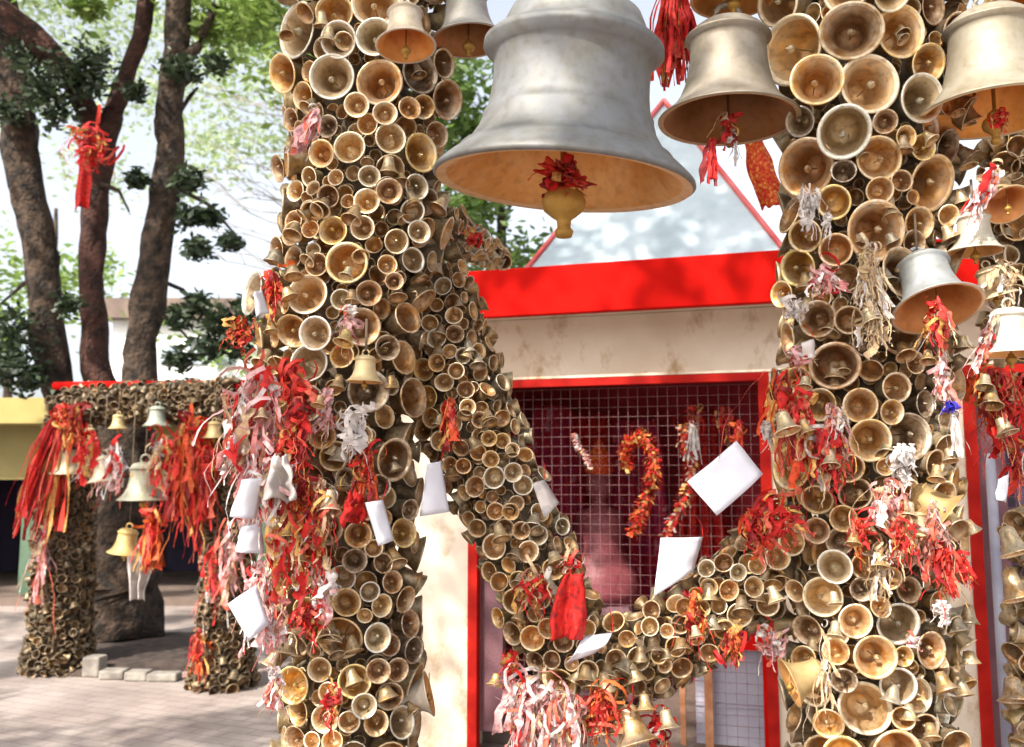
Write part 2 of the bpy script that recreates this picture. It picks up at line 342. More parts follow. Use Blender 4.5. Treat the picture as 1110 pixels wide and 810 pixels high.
def ribbons(name, pos, length, spread, n, m, label, cat, group=None, curl=.35, width=.014, lean=(0, 0), puff=0, seed=None):
    m = {C[k]: v for k, v in CS.items()}.get(m, m)
    n = int(n * 1.2); width *= .45; curl *= 1.25
    rd = random.Random(seed if seed is not None else hash(label) % 9999 if False else len(D.objects) * 13 + 5)
    mb = MB(); pos = Vector(pos)
    tail = puff == 0 and curl < .3
    for i in range(n + n // 4):
        thin = i >= n
        L = length * (rd.uniform(.55, 1.0) if tail or thin else rd.uniform(.18, .6)); K = 12; st = L / K
        a0 = rd.uniform(0, 6.28); out = Vector((math.cos(a0), math.sin(a0) * .6, 0)); dz0 = 0 if tail else rd.random() ** 1.2 * length * .6
        wz = spread * (.5 + .35 * math.sin(dz0 / length * 5 + len(label)))
        p = Vector((lean[0] * dz0, lean[1] * dz0, -dz0)) + out * rd.uniform(0, .35 if tail else 1.0) * wz * .8
        d = (out * rd.uniform(.0, .7) + Vector((rd.gauss(0, .3) + lean[0], rd.gauss(0, .2) + lean[1], -1 + puff))).normalized()
        side = Vector((rd.uniform(-1, 1), rd.uniform(-.5, .5), rd.uniform(-.3, .3))).normalized(); wd = width * (rd.uniform(.18, .35) if thin else rd.choice([.35, .5, .7, 1, 1.4, 2.6]))
        v = []; ph = rd.uniform(0, 6)
        for k in range(K + 1):
            ww = wd * (1 + .25 * math.sin(k * 1.3 + ph))
            s2 = (side + Vector((math.sin(k * .9 + ph), math.cos(k * .7 + ph), 0)) * .5).normalized()
            nrm = s2.cross(d).normalized() * ww * .35
            v += [p - s2 * ww, p + nrm, p + s2 * ww]
            j = Vector((rd.gauss(0, 1), rd.gauss(0, 1), rd.gauss(0, .6))) * curl
            d = (d * .8 + j * .5 + Vector((lean[0], lean[1], -1)) * .25 * (1 - puff)).normalized()
            p = p + d * st
        mb.add(v, [q_ for k in range(K) for q_ in ((3 * k, 3 * k + 1, 3 * k + 4, 3 * k + 3), (3 * k + 1, 3 * k + 2, 3 * k + 5, 3 * k + 4))])
    if puff or True:                                     # the knot that ties the bunch
        for i in range(max(3, n // 4)):
            c = Vector((rd.gauss(0, .22), rd.gauss(0, .15), rd.gauss(0, .2))) * spread
            if not tail: c.z -= rd.random() * length * .5; c.x += lean[0] * -c.z
            pts = []
            rr = spread * rd.uniform(.18, .4); ax = Vector((rd.gauss(0, 1), rd.gauss(0, 1), rd.gauss(0, 1))).normalized(); bx = ax.orthogonal().normalized(); cx = ax.cross(bx)
            for k in range(8):
                t = k / 7 * 5.2; pts.append(c + (bx * math.cos(t) + cx * math.sin(t)) * rr)
            v = []
            for q_ in pts: v += [q_ - ax * width, q_ + ax * width]
            mb.add(v, [(2 * k, 2 * k + 1, 2 * k + 3, 2 * k + 2) for k in range(7)])
    o = mb.build(name, m); o.location = pos
    return tag(o, label, cat, group)

def garland(name, path, rad, m, label, seed=3, per=90, width=.008):
    rd = random.Random(seed); mb = MB(); o0 = path[0]; path = [p - o0 for p in path]; segs = len(path) - 1
    mb.tube(path, rad * .45, 8, jit=.3)
    for i in range(per * segs):
        k = rd.randrange(segs); p = path[k].lerp(path[k + 1], rd.random()); t = (path[k + 1] - path[k]).normalized()
        o_ = t.cross(Vector((rd.gauss(0, 1), rd.gauss(0, 1), rd.gauss(0, 1)))).normalized(); a = (o_ + t * rd.gauss(0, .5)).normalized(); w_ = t.cross(a).normalized() * width * rd.uniform(.5, 1.4)
        p += o_ * rad * .3; L = rad * rd.uniform(.5, 1.1); v = []
        for q_ in range(4):
            v += [p - w_, p + w_]; p = p + a * L / 3; a = (a + t * .3 + Vector((rd.gauss(0, .3), rd.gauss(0, .3), -.15))).normalized()
        mb.add(v, [(2 * q_, 2 * q_ + 1, 2 * q_ + 3, 2 * q_ + 2) for q_ in range(3)])
    o = mb.build(name, m); o.location = o0; return tag(o, label, 'garland', 'garlands on the mesh door')
def scarf(name, pos, length, w0, w1, m, label, cat, group=None, lean=0.0, depth=.03, folds=5, seed=1, fringe=True):
    """a cloth tied at its top, opening downwards in folds"""
    rd = random.Random(seed); mb = MB(); nx, nz = 26, 22; v = []
    for j in range(nz + 1):
        t = j / nz; wd = w0 + (w1 - w0) * min(1, t * 1.3) ** .7
        for i in range(nx + 1):
            s = i / nx - .5
            y = math.sin(s * folds * 6.28 + seed + t * .8) * depth * (.3 + t) + noise.noise(Vector((s * 4, t * 3, seed))) * depth * 1.2
            z = -length * t - (abs(s) * .10 * length * t) + noise.noise(Vector((s * 5, seed, t))) * .02
            v.append((s * wd + lean * length * t + noise.noise(Vector((t * 3, seed, s))) * .015, y, z))
    mb.add(v, [(j * (nx + 1) + i, j * (nx + 1) + i + 1, (j + 1) * (nx + 1) + i + 1, (j + 1) * (nx + 1) + i) for j in range(nz) for i in range(nx)])
    o = mb.build(name, m); o.location = pos
    sm = o.modifiers.new('thick', 'SOLIDIFY'); sm.thickness = .0012
    return tag(o, label, cat, group)

def paper(corners, Y, label, seed=1, name='paper_note', m=None, curl=.02, tiltY=.03):
    P = [at(x, y, Y + (tiltY if k in (1, 2) else 0)) for k, (x, y) in enumerate(corners)]
    c = sum(P, Vector()) / 4; mb = MB(); n = 8; v = []
    for j in range(n + 1):
        for i in range(n + 1):
            s, t = i / n, j / n
            q_ = (P[0] * (1 - s) + P[1] * s) * (1 - t) + (P[3] * (1 - s) + P[2] * s) * t - c
            q_.y -= curl * math.sin(s * 3.14) + curl * .6 * noise.noise(Vector((s * 2, t * 2, seed)))
            v.append(q_)
    mb.add(v, [(j * (n + 1) + i, j * (n + 1) + i + 1, (j + 1) * (n + 1) + i + 1, (j + 1) * (n + 1) + i) for j in range(n) for i in range(n)])
    o = mb.build(name, m or PAPER); o.location = c
    s = o.modifiers.new('thick', 'SOLIDIFY'); s.thickness = .0008
    tp_ = max(P, key=lambda q: q.z); mb = MB(); mb.tube([tp_, tp_ + Vector((.004, .03, .03)), tp_ + Vector((0, .08, .05))], .0012, 5); mb.build('thread', C['red'], o)
    return tag(o, label, 'paper', 'paper notes tied among the bells')

# ------------------------------------------------------------ bells
OUT_A = [(.0, .80), (.10, .80), (.17, .775), (.215, .73), (.235, .66), (.25, .52), (.275, .38), (.315, .24), (.37, .13), (.43, .055), (.475, .02), (.497, .004)]
RIM_A = [(.500, -.006), (.490, -.02), (.462, -.02), (.445, -.004)]
INN_A = [(.425, .02), (.385, .05), (.34, .10), (.30, .17), (.268, .28), (.245, .42), (.228, .55), (.215, .63), (.18, .70), (.0, .72)]
OUT_B = [(.0, .86), (.14, .86), (.24, .84), (.30, .78), (.33, .66), (.355, .5), (.38, .34), (.41, .2), (.445, .09), (.47, .035), (.492, .01)]
RIM_B = [(.500, .0), (.500, -.018), (.460, -.02), (.435, -.004)]
INN_B = [(.415, .05), (.395, .18), (.365, .32), (.34, .48), (.315, .64), (.28, .74), (.2, .80), (.0, .81)]
OUT_C = [(.0, .66), (.12, .66), (.2, .63), (.25, .55), (.28, .42), (.32, .30), (.38, .17), (.44, .07), (.49, .015)]
RIM_C = [(.502, .0), (.495, -.018), (.465, -.018), (.445, .0)]
INN_C = [(.42, .06), (.36, .15), (.30, .27), (.262, .40), (.23, .52), (.17, .58), (.0, .59)]
def prof(o_, r_, i_):
    p = o_ + r_ + i_; m = [0] * (len(o_) - 1) + [2] * (len(r_) + 1) + [1] * (len(i_) - 1)
    return p, m
PR = [prof(OUT_A, RIM_A, INN_A), prof(OUT_B, RIM_B, INN_B), prof(OUT_C, RIM_C, INN_C)]
CLAP = [(0, .62), (.012, .62), (.012, .16), (.03, .15), (.062, .10), (.068, .055), (.05, .012), (.022, -.01), (.018, -.045), (.0, -.055)]
def bell_mesh(k, n=32, clap=False):
    mb = MB(); p, m = PR[k]; mb.lathe(p, n, None, m)
    if clap: mb.lathe(CLAP, 10, Matrix.Translation((.03, .02, 0)), [0] * (len(CLAP) - 1))
    me = mb.mesh('bell_body')
    for q_ in BM: me.materials.append(q_)
    me.polygons.foreach_set('use_smooth', [True] * len(me.polygons)); return me
ME_BODY = [bell_mesh(k, 40) for k in range(3)]; ME_SMALL = [bell_mesh(k, 28, True) for k in range(3)]
mb = MB(); mb.lathe(CLAP, 14, None, [0] * (len(CLAP) - 1)); ME_CLAP = mb.mesh('clapper'); ME_CLAP.materials.append(BM[0]); ME_CLAP.polygons.foreach_set('use_smooth', [True] * len(ME_CLAP.polygons))
mb = MB(); mb.tube([(.07 * math.cos(t), 0, .84 + .075 * math.sin(t)) for t in [k * 6.2832 / 14 for k in range(15)]], .02, 8, cap=False); ME_LOOP = mb.mesh('hanging_loop'); ME_LOOP.materials.append(BM[0])
TINT = {'g': (.55, .38, .15), 's': (.50, .50, .48), 'b': (.34, .21, .10), 'p': (.66, .57, .41), 'o': (.56, .37, .17), 'y': (.60, .45, .15), 'd': (.19, .13, .09)}
CNAME = {'g': 'golden brass', 's': 'silvery grey', 'b': 'brown bronze', 'p': 'pale cream', 'o': 'orange brown', 'y': 'yellow brass', 'd': 'dark tarnished'}
def face_rot(f, roll=0): return (-Vector(f).normalized()).to_track_quat('Z', 'Y') @ Quaternion((0, 0, 1), roll)
def place_bell(pos, f, d, col, kind=0, parts=True, loop=False, name='brass_bell'):
    rot = face_rot(f, random.uniform(0, 6.28)); kv = random.uniform(.8, 1.15); t = [min(1, c * kv * random.uniform(.97, 1.03)) for c in TINT[col]]
    if not parts:
        o = D.objects.new(name, ME_SMALL[kind]); COL.objects.link(o); o.color = (*t, 1); r_ = o
    else:
        r_ = empty(name); kids = [('bell_body', ME_BODY[kind]), ('clapper', ME_CLAP)] + ([('hanging_loop', ME_LOOP)] if loop else [])
        for nm, me in kids:
            o = D.objects.new(nm, me); COL.objects.link(o); o.parent = r_; o.color = (*t, 1)
            if nm == 'clapper': o.location = (random.uniform(-.06, .06), random.uniform(-.06, .06), 0)
    r_.location = pos; r_.rotation_mode = 'QUATERNION'; r_.rotation_quaternion = rot; r_.scale = (d * random.uniform(.93, 1.04), d * random.uniform(.93, 1.04), d * random.uniform(.85, 1.1))
    return r_

# supports: list of (px, py, Y, radius px)
SUP = {
 'left pillar': [(398, -120, 2.62, 95), (398, 0, 2.62, 94), (396, 120, 2.62, 90), (394, 240, 2.62, 92), (375, 340, 2.62, 92), (368, 440, 2.62, 88), (374, 560, 2.6, 80), (378, 680, 2.58, 76), (380, 820, 2.56, 78), (380, 1000, 2.54, 78), (380, 1090, 2.5, 78)],
 'right pillar': [(942, -120, 2.62, 104), (942, 0, 2.62, 102), (944, 120, 2.62, 98), (942, 260, 2.62, 92), (936, 400, 2.62, 92), (940, 560, 2.6, 96), (944, 680, 2.58, 92), (946, 820, 2.56, 88), (946, 1000, 2.54, 88), (946, 1090, 2.5, 88)],
 'left arm of the garland': [(455, 285, 2.78, 44), (476, 350, 2.80, 54), (497, 430, 2.80, 60), (532, 515, 2.77, 55), (572, 600, 2.72, 52), (600, 670, 2.68, 52), (640, 735, 2.62, 44)],
 'right arm of the garland': [(640, 738, 2.62, 42), (690, 715, 2.64, 44), (745, 680, 2.66, 48), (800, 640, 2.68, 50), (860, 600, 2.66, 52)],
 'short branch beside the pillar': [(470, 240, 2.8, 30), (505, 262, 3.1, 19), (540, 280, 3.6, 13)],
}
AX = {k: [(at(px, py, Y), r * Y / F) for px, py, Y, r in v] for k, v in SUP.items()}
CORE = {}
for k, v in AX.items():
    mb = MB(); pts = []; rr = []
    for i in range(len(v) - 1):
        for s in range(5):
            pts.append(v[i][0].lerp(v[i + 1][0], s / 5)); rr.append((v[i][1] * (1 - s / 5) + v[i + 1][1] * s / 5) * .50)
    pts.append(v[-1][0]); rr.append(v[-1][1] * .50)
    mb.tube(pts, rr, 16, jit=.2)
    nm = 'bell_pillar' if 'pillar' in k and 'branch' not in k else 'bell_garland'
    lb = {'left pillar': ('dark core of the left pillar, hidden under packed bells', 'pillar'), 'right pillar': ('dark core of the right pillar, hidden under packed bells', 'pillar'),
          'left arm of the garland': ('sagging rope core of the bell garland falling from the left pillar', 'garland'), 'right arm of the garland': ('rope core of the bell garland rising to the right pillar', 'garland'),
          'short branch beside the pillar': ('short bell covered bar running from the left pillar to the red eave', 'bar')}[k]
    o = mb.build(nm, DARK); tag(o, *lb)

def support_at(px, py, key):
    S = SUP[key]; best = None
    for i in range(len(S) - 1):
        a_, b2 = S[i], S[i + 1]; vx, vy = b2[0] - a_[0], b2[1] - a_[1]; t = ((px - a_[0]) * vx + (py - a_[1]) * vy) / (vx * vx + vy * vy); t = max(0, min(1, t))
        cx, cy = a_[0] + vx * t, a_[1] + vy * t; dd = math.hypot(px - cx, py - cy)
        if best is None or dd < best[0]: best = (dd, cx, cy, a_[2] * (1 - t) + b2[2] * t, a_[3] * (1 - t) + b2[3] * t)
    dd, cx, cy, Y, r = best; sx, sy = (px - cx) / r, (cy - py) / r; s = math.hypot(sx, sy)
    if s > .97: sx *= .97 / s; sy *= .97 / s; s = .97
    c = math.sqrt(1 - s * s); return Y - r * Y / F * c, Vector((sx, -c, sy))

# bells read one by one: px, py, diameter px, tint, (facing x, facing z) nudge, phrase for the label when it is a landmark
LP = [
 (322,33,54,'s',(-.5,0),'large silvery bell with cream rim facing left at the pillar top'),(363,14,38,'g',(0,0),''),(360,82,49,'s',(0,-.1),'large grey lined bell beside the orange one high on the left pillar'),
 (411,92,48,'o',(0,0),'large orange lined bell high on the left pillar'),(375,46,38,'s',(0,0),''),(405,44,40,'s',(.1,-.1),''),(457,80,44,'d',(.2,0),''),(407,4,50,'p',(0,-.2),''),
 (390,114,26,'p',(0,0),''),(419,121,26,'p',(0,0),''),(398,134,22,'o',(0,0),''),(355,137,25,'d',(0,0),''),(378,160,34,'p',(0,0),'pale round bell in the upper middle of the left pillar'),
 (424,150,32,'p',(.2,0),''),(457,165,44,'y',(.5,0),'yellow bell turned right on the upper edge of the left pillar'),(353,168,29,'o',(0,0),''),(335,192,21,'p',(0,0),''),(366,194,18,'p',(0,0),''),(402,194,23,'s',(0,0),''),
 (356,213,26,'b',(0,0),''),(397,218,29,'p',(0,0),'bright cream bell a quarter way down the left pillar'),(377,218,16,'o',(0,0),''),(420,207,27,'b',(0,0),''),(452,203,28,'s',(.2,0),''),(448,231,27,'s',(0,0),''),
 (452,252,26,'s',(0,0),''),(360,250,32,'y',(0,0),'pale gold bell above the wide amber one on the left pillar'),(340,250,20,'o',(0,0),''),(318,240,22,'b',(0,0),''),(320,263,27,'o',(0,0),''),(393,247,25,'p',(0,0),''),(430,262,27,'p',(0,0),''),
 (375,285,45,'g',(0,0),'wide amber bell in the middle of the left pillar'),(335,227,20,'p',(0,0),''),(315,130,24,'b',(0,0),''),(316,80,38,'g',(-.6,0),''),(328,104,28,'g',(-.3,0),''),(477,106,40,'b',(.5,0),''),(473,73,30,'b',(.3,0),''),
 (440,120,26,'o',(0,0),''),(458,115,26,'g',(.1,0),''),(473,147,28,'b',(.2,0),''),(301,183,28,'b',(-.3,0),''),(320,207,23,'p',(0,0),''),
 (273,318,46,'s',(-.2,0),'grey bell with thick cream rim jutting from the left side'),(333,319,46,'p',(0,0),'wide pale bell left of the pillar middle'),(317,359,36,'g',(0,-.2),''),(348,363,36,'s',(0,0),''),(348,288,27,'b',(0,0),''),(320,272,28,'b',(0,.2),''),
 (397,357,44,'b',(.4,0),''),(335,393,40,'s',(.1,0),''),(333,437,42,'d',(0,0),''),(405,425,48,'d',(0,0),'broad dark mouthed bell below the hanging gold bell'),(363,495,34,'y',(.1,-.3),'shallow yellow bell above the red cloths of the left pillar'),
 (430,497,48,'b',(.3,0),'big brown bell facing right beside the garland'),(373,515,22,'d',(0,0),''),(448,282,27,'s',(0,0),''),(420,287,22,'o',(0,0),''),(427,306,20,'b',(0,0),''),(388,580,30,'g',(0,0),''),(355,573,36,'b',(0,0),''),
 (402,598,21,'p',(0,0),''),(373,624,29,'s',(0,0),'pale grey bell with sea green lining low on the left pillar'),(377,652,31,'g',(0,-.1),''),(373,692,50,'o',(0,-.2),'largest orange bell low on the left pillar'),(322,738,38,'y',(0,0),'bright yellow bell near the pillar foot'),
 (323,772,29,'g',(0,0),''),(353,780,28,'p',(0,0),'cream rimmed bell in the bottom row of the left pillar'),(378,782,24,'p',(0,0),''),(408,783,27,'g',(.1,0),''),(393,762,26,'s',(0,0),''),(422,755,28,'b',(0,0),''),(320,803,28,'b',(0,0),''),(362,803,21,'o',(0,0),''),
 (338,803,18,'p',(0,0),''),(317,700,38,'b',(0,-.9),''),(403,692,32,'s',(.3,0),''),(398,642,22,'s',(.2,0),''),(413,657,26,'p',(.5,0),''),(440,650,28,'b',(.6,0),''),(445,677,30,'b',(.6,0),''),(443,702,28,'d',(.6,0),''),
 (438,577,32,'y',(.4,0),''),(440,553,24,'d',(.5,0),''),(387,740,34,'y',(0,.2),''),(348,725,26,'p',(0,0),''),(436,783,32,'s',(.7,.3),''),(417,697,24,'b',(.2,0),''),(397,667,18,'p',(0,0),''),(385,608,27,'d',(0,0),''),
 (327,628,24,'p',(0,0),''),(345,600,26,'g',(0,0),''),(330,660,24,'g',(-.1,0),''),(310,560,28,'g',(-.3,0),''),(330,545,30,'p',(0,0),''),(400,545,30,'b',(0,0),''),(415,610,24,'b',(.2,0),''),(425,630,24,'b',(.3,0),''),
 (350,470,30,'g',(0,0),''),(395,470,28,'p',(0,0),''),(410,530,28,'d',(0,0),''),(375,385,28,'g',(0,0),''),(418,375,30,'d',(.2,0),''),(370,325,24,'s',(0,0),''),(400,318,28,'b',(0,0),''),(300,270,26,'b',(-.3,0),''),(355,750,22,'p',(0,0),''),(408,727,26,'b',(0,0),''),(430,727,26,'b',(.3,0),''),
]
RP = [
 (920,35,60,'b',(0,0),'great bronze bell with a chain inside at the right pillar top'),(976,32,54,'g',(0,0),'great grey lined bell right of the bronze one'),(860,55,72,'p',(-.55,-.05),'tall cream bell turned left at the upper right pillar'),
 (938,92,63,'p',(0,0),'widest cream rimmed bell of the upper right pillar'),(985,108,50,'s',(.1,0),''),(893,90,56,'g',(-.2,0),''),(912,145,56,'s',(0,0),'large silver bell with white clapper below the widest one'),(880,180,60,'o',(-.1,0),'large amber bell on the left edge under the silver one'),
 (954,172,44,'o',(0,0),'amber bell with chain under the row of small ones'),(1010,199,56,'o',(.1,0),'big bell with orange lining on the right edge of the pillar'),(996,68,36,'g',(.1,0),''),(957,133,25,'b',(0,0),''),(975,150,23,'g',(0,0),''),(996,162,26,'y',(0,0),''),
 (1027,160,36,'d',(.3,0),''),(1009,137,32,'s',(.2,0),''),(1027,37,36,'b',(.3,0),''),(1030,77,40,'d',(.4,0),''),(903,218,35,'y',(0,0),''),(948,248,62,'o',(0,0),'huge orange lined bell at the level of the red fascia'),(997,242,33,'g',(.1,0),''),
 (953,212,28,'g',(0,0),''),(970,197,23,'b',(0,0),''),(875,257,36,'g',(-.1,-.3),''),(910,270,34,'o',(0,0),''),(985,265,26,'b',(0,0),''),(852,5,46,'p',(-.4,-.2),''),(917,-2,42,'p',(0,-.2),''),(960,-4,40,'p',(0,-.3),''),(1012,8,34,'b',(.2,-.2),''),
 (867,132,30,'s',(-.2,0),''),(908,187,25,'d',(0,0),''),(1016,118,24,'b',(.2,0),''),
 (865,289,42,'y',(-.3,0),'gold bell tilted away beside the red fascia end'),(886,346,38,'b',(-.1,0),''),(967,300,50,'b',(.1,0),'large brown bell right of the white tassel'),(977,362,54,'b',(.2,0),'tall brown bell in the middle of the right pillar'),(905,397,52,'b',(0,0),'broad bell holding a white clapper at mid height'),
 (865,412,28,'o',(0,0),''),(889,438,34,'g',(0,-.6),''),(932,441,36,'o',(0,0),'round orange rimmed bell just under the broad one'),(972,420,31,'p',(.1,0),''),(962,447,26,'g',(0,0),''),(943,478,46,'g',(-.1,0),'open brass bell left of the dark one at mid height'),
 (986,474,50,'d',(.1,0),'large dark bell stuffed with a white cloth'),(858,507,46,'y',(-.3,.2),'wide yellow bell opening left above the red bow'),(920,505,30,'o',(0,0),''),(927,536,34,'b',(0,0),''),(957,504,18,'g',(0,0),''),(920,348,30,'b',(0,0),''),(853,319,28,'g',(-.3,0),''),(1003,438,30,'d',(.3,0),''),
 (886,542,34,'g',(-.1,-.6),''),(913,562,29,'g',(0,0),''),(887,575,27,'b',(-.1,0),''),(910,585,29,'d',(0,0),''),(939,587,29,'b',(0,0),''),(907,617,37,'s',(0,0),'greenish grey bell two thirds down the right pillar'),(938,617,30,'g',(0,0),''),
 (893,647,39,'p',(-.1,0),'bright cream bell low on the left of the right pillar'),(936,639,28,'d',(0,0),''),(953,658,24,'o',(0,0),''),(970,677,46,'s',(0,0),'large silver bell low on the right pillar'),(927,674,35,'p',(0,0),''),(943,711,46,'o',(0,0),'large orange rimmed bell low in the right pillar middle'),
 (969,737,38,'s',(0,0),''),(996,756,32,'p',(.1,0),''),(936,768,53,'p',(0,0),'brightest wide bell near the foot of the right pillar'),(972,774,24,'g',(0,0),''),(993,786,30,'b',(.1,0),''),(969,810,52,'o',(0,0),'wide orange bell cut by the bottom edge'),(915,812,42,'y',(0,.1),''),
 (870,682,32,'b',(-.2,0),''),(874,714,26,'g',(-.1,0),''),(884,747,40,'p',(-.3,.2),''),(905,784,32,'g',(-.1,0),''),(1000,703,36,'b',(.3,0),''),(906,706,26,'g',(0,0),''),(920,736,26,'d',(0,0),''),(974,713,22,'g',(0,0),''),(1022,768,36,'s',(.8,0),''),
 (858,587,30,'p',(-.1,0),'pale bell beside the red bow where the garland meets the pillar'),(965,627,24,'y',(0,0),''),(1022,658,42,'b',(.6,0),''),(985,640,26,'b',(.1,0),''),(1000,600,28,'b',(.2,0),''),(960,560,28,'d',(0,0),''),(985,535,30,'g',(.1,0),''),
 (1005,500,28,'b',(.3,0),''),(940,320,28,'b',(0,0),''),(935,375,26,'d',(0,0),''),(880,480,26,'o',(-.1,0),''),(900,478,24,'p',(0,0),''),(1000,330,28,'d',(.2,0),''),(1018,720,26,'b',(.5,0),''),(990,815,28,'p',(.1,0),''),(860,640,24,'p',(-.3,0),''),(985,385,24,'b',(.2,0),''),
]
GL = [(448,440,24,'b'),(455,467,26,'g'),(464,492,22,'b'),(476,478,22,'p'),(470,452,22,'g'),(488,505,20,'o'),(482,525,20,'b'),(460,312,20,'p'),(480,310,20,'s'),(435,345,20,'p'),(450,342,19,'p'),(467,352,20,'p'),(439,358,18,'o'),(473,366,22,'s'),(492,342,19,'p'),(493,362,20,'b'),(439,370,20,'y'),(450,383,18,'p'),(474,393,21,'g'),(488,382,18,'p'),(500,385,18,'s'),(460,400,26,'g'),(494,403,20,'p'),
 (482,414,22,'p'),(460,433,27,'y'),(505,423,20,'b'),(507,441,20,'p'),(440,398,24,'y'),(520,455,18,'b'),(534,517,26,'s'),(555,511,21,'s'),(519,527,24,'b'),(567,526,22,'s'),(532,500,20,'g'),(519,491,18,'o'),(530,475,17,'y'),(545,478,17,'g'),(555,488,16,'p'),(538,555,20,'o'),(549,574,23,'b'),(564,574,21,'b'),(582,580,23,'s'),
 (536,592,28,'p'),(572,598,23,'p'),(553,553,19,'g'),(503,504,18,'o'),(610,571,18,'s'),(592,540,18,'b'),(600,617,24,'g'),(558,652,28,'g'),(563,628,22,'g'),(555,687,26,'b'),(577,692,26,'g'),(611,696,22,'b'),(595,680,22,'o'),(580,717,22,'b'),(607,741,34,'y'),(622,640,22,'b'),(585,650,22,'p'),(530,620,22,'g'),(545,668,22,'g'),(598,716,20,'b')]
GR = [(706,680,20,'p'),(693,714,26,'p'),(732,700,23,'o'),(724,684,17,'p'),(736,678,20,'b'),(711,710,18,'g'),(721,722,16,'p'),(739,724,23,'o'),(718,744,18,'o'),(769,617,20,'s'),(823,643,23,'p'),(802,667,26,'p'),(820,614,20,'p'),(769,637,20,'g'),(742,657,20,'o'),(706,662,20,'b'),(665,674,24,'g'),(690,745,20,'b'),(668,716,22,'b'),(841,606,26,'p'),(840,628,28,'o'),(826,647,26,'p'),
 (785,612,22,'b'),(790,640,22,'o'),(760,660,20,'g'),(755,690,20,'b'),(783,680,22,'g'),(845,660,26,'b'),(675,735,20,'g'),(800,620,20,'s')]
GB = [(497,240,22,'b'),(510,262,22,'s'),(521,258,22,'s'),(535,272,20,'b'),(546,284,18,'g'),(485,262,24,'g')]
GL_LM = {(534,517): 'largest silver bell of the left garland arm', (536,592): 'wide pale bell on the left edge of the garland', (607,741): 'gold bell above the pink cloths at the garland bottom', (473,366): 'grey bell high on the garland', (460,433): 'yellow bell where the garland leaves the pillar', (558,652): 'golden bell left of the bright red cloth', (503,504): 'small orange bell right of the hanging paper'}
GR_LM = {(693,714): 'bright cream bell at the lower end of the right garland arm', (802,667): 'pale bell above the red gate rail', (769,617): 'grey bell behind the lower white paper', (739,724): 'orange bell under the right garland arm'}

items = []      # dict(pos, f, d, col, px, py, dpx, key, phrase, kind)
def addb(px, py, dpx, col, nud, phrase, key):
    Y, f = support_at(px, py, key)
    pos = at(px, py, Y + random.uniform(-.012, .012)); 
    f = Vector((f.x * .75 + nud[0], f.y, f.z * .5 + nud[1]))
    tc = (Vector((0, 0, CAMZ)) - pos).normalized()
    f = (f.normalized() + tc * .45 + Vector((random.gauss(0, .17), 0, random.gauss(-.08, .18)))).normalized()
    d = dpx * 1.04 * (pos - Vector((0, 0, CAMZ))).length / F * .99
    items.append(dict(pos=pos, f=f, d=d, col=col, px=px, py=py, dpx=dpx, key=key, phrase=phrase, kind=random.choice([0, 0, 0, 1, 2]) if dpx > 24 else random.choice([0, 0, 1, 2]), hand=True))
for r_ in LP: addb(*r_[:6], 'left pillar')
for r_ in RP: addb(*r_[:6], 'right pillar')
for r_ in GL: addb(*r_, (0, 0), GL_LM.get(r_[:2], ''), 'left arm of the garland')
for r_ in GR: addb(*r_, (0, 0), GR_LM.get(r_[:2], ''), 'right arm of the garland')
for r_ in GB: addb(*r_, (0, 0), '', 'short branch beside the pillar')

# bells that crowd each other: the smaller one stands out in front, then all slide apart until no rims cross
order = sorted(range(len(items)), key=lambda k: -items[k]['d'])
for k in order:
    a_ = items[k]; a_['lev'] = 0
    for j in order:
        b2 = items[j]
        if 'lev' in b2 and b2 is not a_ and b2['lev'] == 0 and (a_['pos'] - b2['pos']).length < .46 * (a_['d'] + b2['d']): a_['lev'] = 1; break
for it_ in range(60):
    for x in range(len(items)):
        for y in range(x + 1, len(items)):
            a_, b2 = items[x], items[y]; v = a_['pos'] - b2['pos']
            if abs(v.z) > .2 or abs(v.x) > .2: continue
            if a_['lev'] == b2['lev']: need = .49 * (a_['d'] + b2['d'])
            else:
                fr_, bk = (a_, b2) if a_['lev'] else (b2, a_); need = .34 * fr_['d'] + .5 * bk['d']
            ax_ = (a_['f'] + b2['f']).normalized(); v = v - ax_ * v.dot(ax_); L_ = v.length
            if L_ < need:
                push = (v / (L_ + 1e-6)) * (need - L_) * .3; tot = a_['d'] + b2['d']
                a_['pos'] = a_['pos'] + push * (b2['d'] / tot); b2['pos'] = b2['pos'] - push * (a_['d'] / tot)
                if it_ % 4 == 3: a_['d'] *= .988; b2['d'] *= .988
for a_ in items:
    if a_['lev']: a_['pos'] = a_['pos'] + a_['f'] * a_['d'] * .30
    px, py, k = project(a_['pos']); a_['px'], a_['py'], a_['dpx'] = px, py, a_['d'] * k
FF = np.array([i['f'] for i in items])
